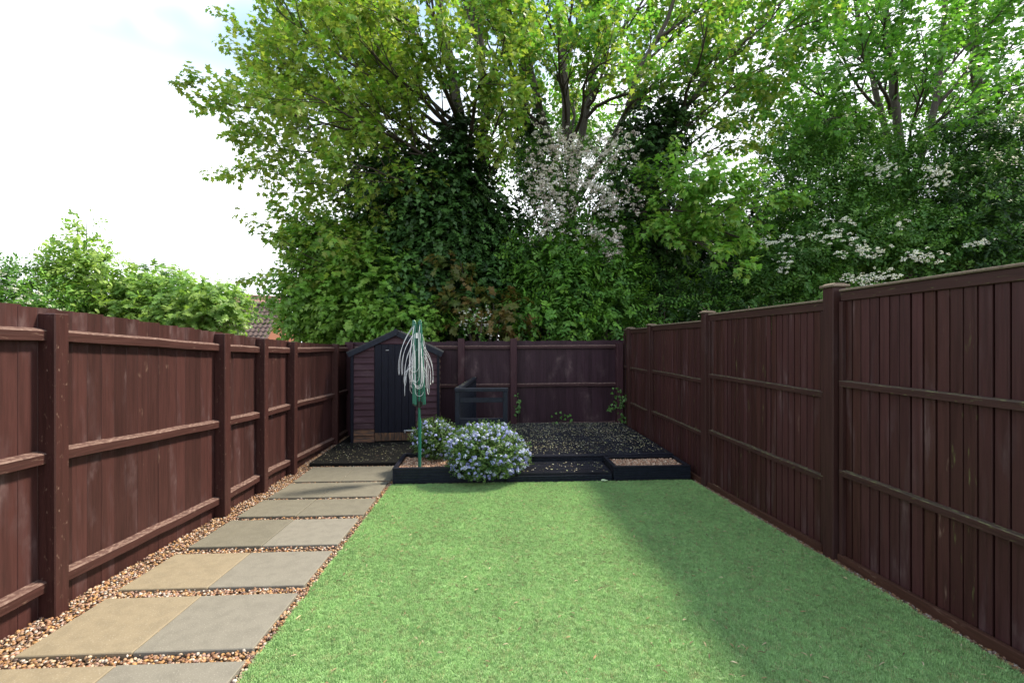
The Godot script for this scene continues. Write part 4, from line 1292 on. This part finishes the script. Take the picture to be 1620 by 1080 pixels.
	for q in [["shaded low undergrowth behind the shed and railing", 520, 640, 760], ["shaded low undergrowth behind the middle of the back fence", 830, 930, 1010], ["shaded low undergrowth behind the far right fence panels", 1090, 1180, 1290]]:
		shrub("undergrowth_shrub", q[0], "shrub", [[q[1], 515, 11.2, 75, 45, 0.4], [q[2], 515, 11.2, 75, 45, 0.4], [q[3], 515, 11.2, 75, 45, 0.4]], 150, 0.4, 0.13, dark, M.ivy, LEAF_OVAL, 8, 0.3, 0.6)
	# --- trees beyond the left fence
	shrub("young_tree", "bright young tree with a pointed top beyond the left fence", "tree", [
		[132, 360, 14.0, 12, 26, 0.3], [125, 400, 14.0, 38, 28, 0.6], [110, 440, 14.0, 45, 30, 0.8], [150, 440, 13.8, 45, 35, 0.8], [130, 490, 13.6, 70, 35, 0.9]], 110, 0.5, 0.13, [Color(0.27, 0.42, 0.09), Color(0.31, 0.45, 0.1), Color(0.21, 0.37, 0.08)], M.leaf, LEAF_OVAL, 9, 0.4)
	var h3 := shrub("hawthorn", "hawthorn flecked with white blossom at the left edge above the fence", "tree", [
		[25, 440, 13.0, 45, 30, 0.8], [40, 480, 12.6, 70, 40, 0.9], [-40, 460, 12.6, 60, 50, 0.9]], 120, 0.4, 0.09, thorn + fresh, M.small_leaf, LEAF_OVAL, 9)
	blossom(h3, [[20, 445, 12.2, 40, 20], [35, 475, 11.8, 50, 22], [70, 490, 11.8, 30, 12]], 14, 0.3, 0.1, [Color(0.7, 0.72, 0.66)], fl)
	shrub("broadleaf_tree", "rounded light green tree beyond the left fence beside the brown roof", "tree", [
		[290, 470, 14.2, 90, 32, 0.9], [240, 450, 14.6, 50, 28, 0.7], [340, 490, 13.8, 50, 32, 0.8], [210, 490, 14.0, 60, 35, 0.9], [290, 505, 13.6, 90, 30, 0.8]], 110, 0.45, 0.12, [Color(0.23, 0.38, 0.09), Color(0.27, 0.41, 0.095), Color(0.18, 0.33, 0.075)], M.leaf, LEAF_MAPLE, 8, 0.4)


# ------------------------------------------------------------------ railing, airer, shrubs in the planter, small things
func build_railing() -> void:
	var o := thing("railing", "dark grey-blue timber railing standing on the deck beside the shed", "railing", Vector3(-0.43, -0.045, -6.02))
	var top := 0.82
	for x in [0.03, 0.66]:
		part("post", boxm(Vector3(0.062, top - 0.05, 0.062), 0.004), M.rail_grey, o, Vector3(x, (top - 0.05) * 0.5, 0))
	part("handrail", boxm(Vector3(0.7, 0.046, 0.075), 0.005), M.rail_grey, o, Vector3(0.345, top - 0.024, 0))
	part("cross_rail", boxm(Vector3(0.568, 0.06, 0.04), 0.004), M.rail_grey, o, Vector3(0.345, top - 0.16, 0))
	part("bottom_rail", boxm(Vector3(0.568, 0.2, 0.03), 0.004), M.rail_grey, o, Vector3(0.345, 0.32, 0))
	# the side that runs back to the fence
	var a := Vector3(0.03, 0, -0.04)
	var b := Vector3(0.2, 0, -1.83)
	var d := (b - a).normalized()
	var turn := Basis(d, Vector3.UP, d.cross(Vector3.UP))
	var ln := a.distance_to(b)
	part("handrail", boxm(Vector3(ln, 0.046, 0.075), 0.005), M.rail_grey, o, (a + b) * 0.5 + Vector3(0, top - 0.024 + 0.002, 0), turn)
	part("bottom_rail", boxm(Vector3(ln - 0.04, 0.06, 0.035), 0.004), M.rail_grey, o, (a + b) * 0.5 + Vector3(0, 0.15, 0), turn)
	part("post", boxm(Vector3(0.06, top - 0.05, 0.06), 0.004), M.rail_grey, o, b + Vector3(0, (top - 0.05) * 0.5, 0.05))
	for k in 17:
		part("slat", boxm(Vector3(0.04, top - 0.23, 0.018), 0.003), M.rail_grey, o, a + d * (0.08 + 0.1 * k) + Vector3(0, 0.18 + (top - 0.23) * 0.5, 0), turn)


func build_airer() -> void:
	var base := Vector3(-0.795, -0.10, -5.35)
	var o := thing("rotary_airer", "folded green rotary clothes airer with drooping white lines in the planter", "clothes airer", base)
	part("pole", MB.new().tube(PackedVector3Array([Vector3(0, 0, 0), Vector3(0.001, 0.55, 0), Vector3(-0.004, 0.6, 0)]), PackedFloat32Array([0.019, 0.019, 0.019]), 12).done(), M.green_metal, o)
	part("upper_pole", MB.new().tube(PackedVector3Array([Vector3(-0.004, 0.56, 0), Vector3(-0.02, 1.68, 0)]), PackedFloat32Array([0.014, 0.014]), 10).done(), M.green_metal, o)
	var hub := part("hub", MB.new().tube(PackedVector3Array([Vector3(-0.006, 0.72, 0), Vector3(-0.006, 0.735, 0), Vector3(-0.006, 0.78, 0), Vector3(-0.006, 0.795, 0)]), PackedFloat32Array([0.02, 0.04, 0.04, 0.02]), 12).done(), M.black_plastic, o)
	for k in 4:
		var a := TAU * k / 4 + 0.45
		part("clip", boxm(Vector3(0.03, 0.03, 0.02), 0.004), M.black_plastic, hub, Vector3(-0.006 + cos(a) * 0.068, 0.755, sin(a) * 0.068))
	var arms := []
	for k in 4:
		var a := TAU * k / 4 + 0.45
		var p := Vector3(-0.006 + cos(a) * 0.072, 0.76, sin(a) * 0.072)
		var q := Vector3(-0.03 + cos(a) * 0.045, 1.72 - 0.012 * (k % 2), sin(a) * 0.045)
		arms.append([p, q])
		var d := (q - p).normalized()
		var x := d.cross(Vector3.BACK).normalized()
		var arm := part("arm", MB.new().box((p + q) * 0.5, Vector3(0.032, p.distance_to(q), 0.036), 0.004, Basis(x, d, x.cross(d))).done(), M.green_metal, o)
		part("end_cap", MB.new().box(q + d * 0.008, Vector3(0.028, 0.018, 0.038), 0.006, Basis(x, d, x.cross(d))).done(), M.green_metal, arm)
		var p2 := p + Vector3(cos(a + 0.7) * 0.03, 0.0, sin(a + 0.7) * 0.03)
		part("strut", MB.new().box((p2 + p2.lerp(q, 0.42)) * 0.5 + Vector3(0, 0.02, 0), Vector3(0.018, 0.4, 0.022), 0.003, Basis(x, d, x.cross(d))).done(), M.green_metal, arm)
	part("tag", boxm(Vector3(0.022, 0.06, 0.003), 0.001), M.white_plastic, o, Vector3(-0.022, 1.555, 0.075))
	# lines: one loop between neighbouring arms at each notch
	for k in 26:
		var i := k % 4
		var lev := k / 26.0
		var a0: Vector3 = arms[i][0].lerp(arms[i][1], 0.99 - 0.62 * lev)
		var a1: Vector3 = arms[(i + 1) % 4][0].lerp(arms[(i + 1) % 4][1], 0.99 - 0.62 * lev + rnd(-0.02, 0.02))
		var mid := (a0 + a1) * 0.5
		var out := Vector3(mid.x + 0.015, 0, mid.z).normalized()
		var low := lerpf(1.1, 0.9, lev) + rnd(-0.06, 0.06)
		if k % 7 == 3: low = 0.86
		var swing := rnd(0.05, 0.17) * (1.2 - 0.55 * lev)
		var tang := Vector3(-out.z, 0, out.x)
		var c := Curve3D.new()
		var bottom := mid + out * swing
		bottom.y = low
		var half := rnd(0.03, 0.055)
		var tw := rnd(-0.02, 0.02)
		c.add_point(a0, Vector3.ZERO, (out * swing * 0.9 + Vector3(0, (low - a0.y) * 0.35, 0)))
		c.add_point(bottom - tang * half + Vector3(0, 0.07, 0) + out * tw, Vector3(0, 0.13, 0), Vector3(0, -0.045, 0))
		c.add_point(bottom + tang * 0.0, -tang * 0.028, tang * 0.028)
		c.add_point(bottom + tang * half + Vector3(0, 0.07, 0) - out * tw, Vector3(0, -0.045, 0), Vector3(0, 0.13, 0))
		c.add_point(a1, (out * swing * 0.9 + Vector3(0, (low - a1.y) * 0.35, 0)), Vector3.ZERO)
		c.bake_interval = 0.02
		var pts := PackedVector3Array()
		var rad := PackedFloat32Array()
		var n := 34
		for j in n + 1:
			pts.append(c.sample_baked(c.get_baked_length() * j / n, true))
			rad.append(0.0024)
		part("line", MB.new().tube(pts, rad, 5).done(), M.cord, o)


func bush(label: String, centre: Vector3, r: Vector3, n_shoot: int, n_flower: int, bright: float) -> void:
	var base := Vector3(centre.x, -0.12, centre.z)
	var o := thing("ceanothus", label, "shrub", base, 0.0, "blue-flowered shrubs in the planter")
	var wood := MB.new()
	for k in 16:
		var d := rdir()
		d.y = absf(d.y) * 0.8 + 0.2
		var e := centre - base + d * r * 0.75
		wood.tube(PackedVector3Array([Vector3(rnd(-0.05, 0.05), 0, rnd(-0.05, 0.05)), e * 0.5 + Vector3(0, 0.08, 0), e]), PackedFloat32Array([0.009, 0.006, 0.003]), 4)
	part("stems", wood.done(), M.twig, o)
	var lump := FastNoiseLite.new()
	lump.seed = int(centre.x * 100)
	lump.frequency = 1.4
	var buf := PackedFloat32Array()
	var fb := PackedFloat32Array()
	var cols := [Color(0.07, 0.145, 0.04), Color(0.05, 0.115, 0.035), Color(0.1, 0.18, 0.045), Color(0.13, 0.22, 0.06)]
	var blue := [Color(0.44, 0.47, 0.86), Color(0.53, 0.57, 0.9), Color(0.35, 0.37, 0.78), Color(0.62, 0.66, 0.9)]
	for k in n_shoot + n_flower:
		var d := rdir()
		var s := 1.0 + 0.22 * lump.get_noise_3dv(d)
		if k >= n_shoot:                                    # flower heads sit on the outside
			if d.z < -0.55 and d.y < 0.4: continue
			var p := d * r * s * rnd(0.92, 1.05) + centre
			if p.y < -0.13: continue
			var b := Basis(Vector3.UP, rnd(0, TAU)) * Basis(Vector3.RIGHT, rnd(-0.7, 0.7))
			b = b.scaled(Vector3(0.042, rnd(0.046, 0.07), 0.042) * rnd(0.65, 1.2))
			put(fb, p - base, b.x, b.y, b.z, blue[rng.randi() % 4] * rnd(0.85, 1.1))
			continue
		var p := centre + d * r * s * pow(rng.randf(), 0.4) * 0.97
		var sd := (d + Vector3(0, 0.3, 0) + rdir() * 0.6).normalized()
		var col: Color = cols[rng.randi() % 4] * rnd(0.8, 1.2) * bright
		for i in 9:
			var q := p + sd * 0.085 * (i / 9.0)
			if q.y < -0.14: continue
			put_leaf(buf, q - base, (sd * 0.5 + rdir()).normalized(), (Vector3.UP + d + rdir() * 0.4).normalized(), rnd(0.014, 0.03), col * rnd(0.9, 1.15))
	scatter("foliage", LEAF_OVAL, M.small_leaf, buf, o)
	scatter("flowers", flower_mesh(9, 26), M.flower, fb, o)


func build_bushes() -> void:
	bush("large rounded shrub thick with pale blue flowers spilling over the planter front", Vector3(-0.02, 0.10, -5.27), Vector3(0.48, 0.315, 0.37), 2900, 620, 1.1)
	bush("smaller blue-flowered shrub behind the airer pole against the shed", Vector3(-0.66, 0.17, -5.72), Vector3(0.27, 0.23, 0.2), 1000, 150, 1.0)


func build_small() -> void:
	# ivy sprigs on the back fence
	for q in [["leafy ivy hanging on the back fence by the right corner post", [[980, 640], [984, 660], [975, 620], [985, 630], [968, 640]], 70], ["thin ivy climbing beside the middle back fence post", [[819, 640], [821, 652], [820, 630]], 24], ["small weed sprig growing where the deck meets the back fence", [[880, 660], [892, 655], [900, 662]], 16]]:
		var spots: Array = q[1]
		var b := at(spots[0][0], 667, 7.93)
		b.y = -0.04
		var o := thing("ivy_sprig", q[0], "ivy", b)
		var buf := PackedFloat32Array()
		var st := MB.new()
		for s in spots:
			var c := at(s[0], s[1], 7.9)
			st.tube(PackedVector3Array([Vector3(0, 0, 0), (c - b) * 0.5 + Vector3(rnd(-0.03, 0.03), 0, 0), c - b]), PackedFloat32Array([0.004, 0.003, 0.002]), 4)
			for k in int(q[2]) / spots.size():
				var p := c + Vector3(rnd(-0.07, 0.07), rnd(-0.09, 0.09), rnd(-0.02, 0.03))
				put_leaf(buf, p - b, Vector3(rnd(-0.8, 0.8), rnd(-1, 0.2), 0.3).normalized(), (Vector3(0, 0.4, 1) + rdir() * 0.5).normalized(), rnd(0.035, 0.06), Color(0.06, 0.14, 0.03) * rnd(0.7, 1.5))
		part("stems", st.done(), M.twig, o)
		scatter("leaves", LEAF_IVY, M.ivy, buf, o)
	# pot behind the large shrub
	var pot := thing("terracotta_pot", "terracotta pot top peeping over the large blue-flowered shrub", "pot", Vector3(-0.12, -0.045, -5.9))
	var prof := [[0.09, 0.0], [0.125, 0.26], [0.14, 0.26], [0.145, 0.31], [0.125, 0.315], [0.12, 0.28], [0.0, 0.27]]
	var pp := PackedVector3Array()
	var pr := PackedFloat32Array()
	for e in prof:
		pp.append(Vector3(0, e[1] + pp.size() * 1e-4, 0))
		pr.append(e[0])
	part("body", MB.new().tube(pp, pr, 20).done(), M.terracotta, pot)
	# leaf litter and blossom: on the deck, the step, the shed base and the lawn
	var bit := leaf_mesh(PackedVector2Array([Vector2(0, 0), Vector2(0.3, 0.35), Vector2(0.2, 0.75), Vector2(0, 1.0)]), Vector2(0, 0.45), 0.3, 0.2)
	var buf := PackedFloat32Array()
	var pale := [Color(0.34, 0.31, 0.17), Color(0.27, 0.26, 0.13), Color(0.42, 0.38, 0.26), Color(0.14, 0.1, 0.06), Color(0.3, 0.33, 0.17), Color(0.45, 0.43, 0.34)]
	var drop := func(p: Vector3, s: float, c: Color) -> void:
		var a := rnd(0, TAU)
		put_leaf(buf, p, Vector3(cos(a), rnd(-0.15, 0.35), sin(a)).normalized(), (Vector3.UP + rdir() * 0.4).normalized(), s, c)
	var clump := FastNoiseLite.new()
	clump.frequency = 1.1
	for k in 7800:
		var u := rnd(-0.4, 2.34)
		var v := 5.73 + 2.2 * pow(rng.randf(), 0.75)
		if clump.get_noise_2d(u, v * 2.0) + rnd(-0.5, 0.5) < -0.25: continue
		drop.call(Vector3(u, -0.041, -v), rnd(0.009, 0.021), pale[rng.randi() % 6] * rnd(0.7, 1.6))
	for k in 480:
		drop.call(Vector3(rnd(-2.27, -1.12), -0.174, -rnd(6.0, 7.12)), rnd(0.01, 0.022), pale[rng.randi() % 6] * rnd(0.5, 1.1))
	for k in 110:
		var u := rnd(0.24, 1.4)
		drop.call(Vector3(u, -0.117, -rnd(5.2, 5.66)), rnd(0.01, 0.025), pale[rng.randi() % 6] * rnd(0.6, 1.1))
	for k in 60:
		drop.call(Vector3(-0.4 + rnd(-0.025, 0.025) + 0.09 * (k / 60.0) * 2.0, 0.782, -6.06 - 1.8 * (k / 60.0)), rnd(0.01, 0.02), pale[rng.randi() % 6] * rnd(0.5, 1.0))
	tag(scatter("fallen_blossom", bit, M.litter, buf, self), "scattered pale blossom and leaf bits fallen on the black deck and slab", "leaf litter", "", "stuff")
	buf = PackedFloat32Array()
	for k in 1000:
		var v := rnd(1.5, 5.1)
		var u := rnd(LAWN_L, LAWN_R)
		var a := rnd(0, TAU)
		var s := rnd(0.013, 0.038)
		var d := Vector3(cos(a), rnd(-0.1, 0.3), sin(a)).normalized()
		var up := (Vector3.UP + rdir() * 0.3).normalized()
		var x := d.cross(up).normalized()
		var c: Color = [Color(0.42, 0.33, 0.2), Color(0.34, 0.22, 0.12), Color(0.5, 0.42, 0.28), Color(0.16, 0.11, 0.07)][rng.randi() % 4]
		var th := rnd(0.15, 0.4)
		put(buf, Vector3(u, ground_y(v) + rnd(0.017, 0.023), -v), x * s * th, d * s, x.cross(d) * s, c * rnd(0.7, 1.1))
	tag(scatter("fallen_twigs", bit, M.litter, buf, self), "tiny straw-coloured twigs and leaf scraps lying on the artificial lawn", "leaf litter", "", "stuff")
	var lf := thing("fallen_leaf", "single pale green leaf lying on the lawn by the deck step", "leaf", Vector3(at(951, 764, 5.09).x, ground_y(5.09) + 0.03, -5.09))
	part("blade", leaf_mesh(PackedVector2Array([Vector2(0, 0), Vector2(0.03, 0.02), Vector2(0.035, 0.05), Vector2(0, 0.09)]), Vector2(0, 0.045), 0.2, 0.3), solid(lin(0.4, 0.5, 0.3), 0.7), lf, Vector3.ZERO, Basis(Vector3.RIGHT, -PI * 0.5) * Basis(Vector3.BACK, -1.3))
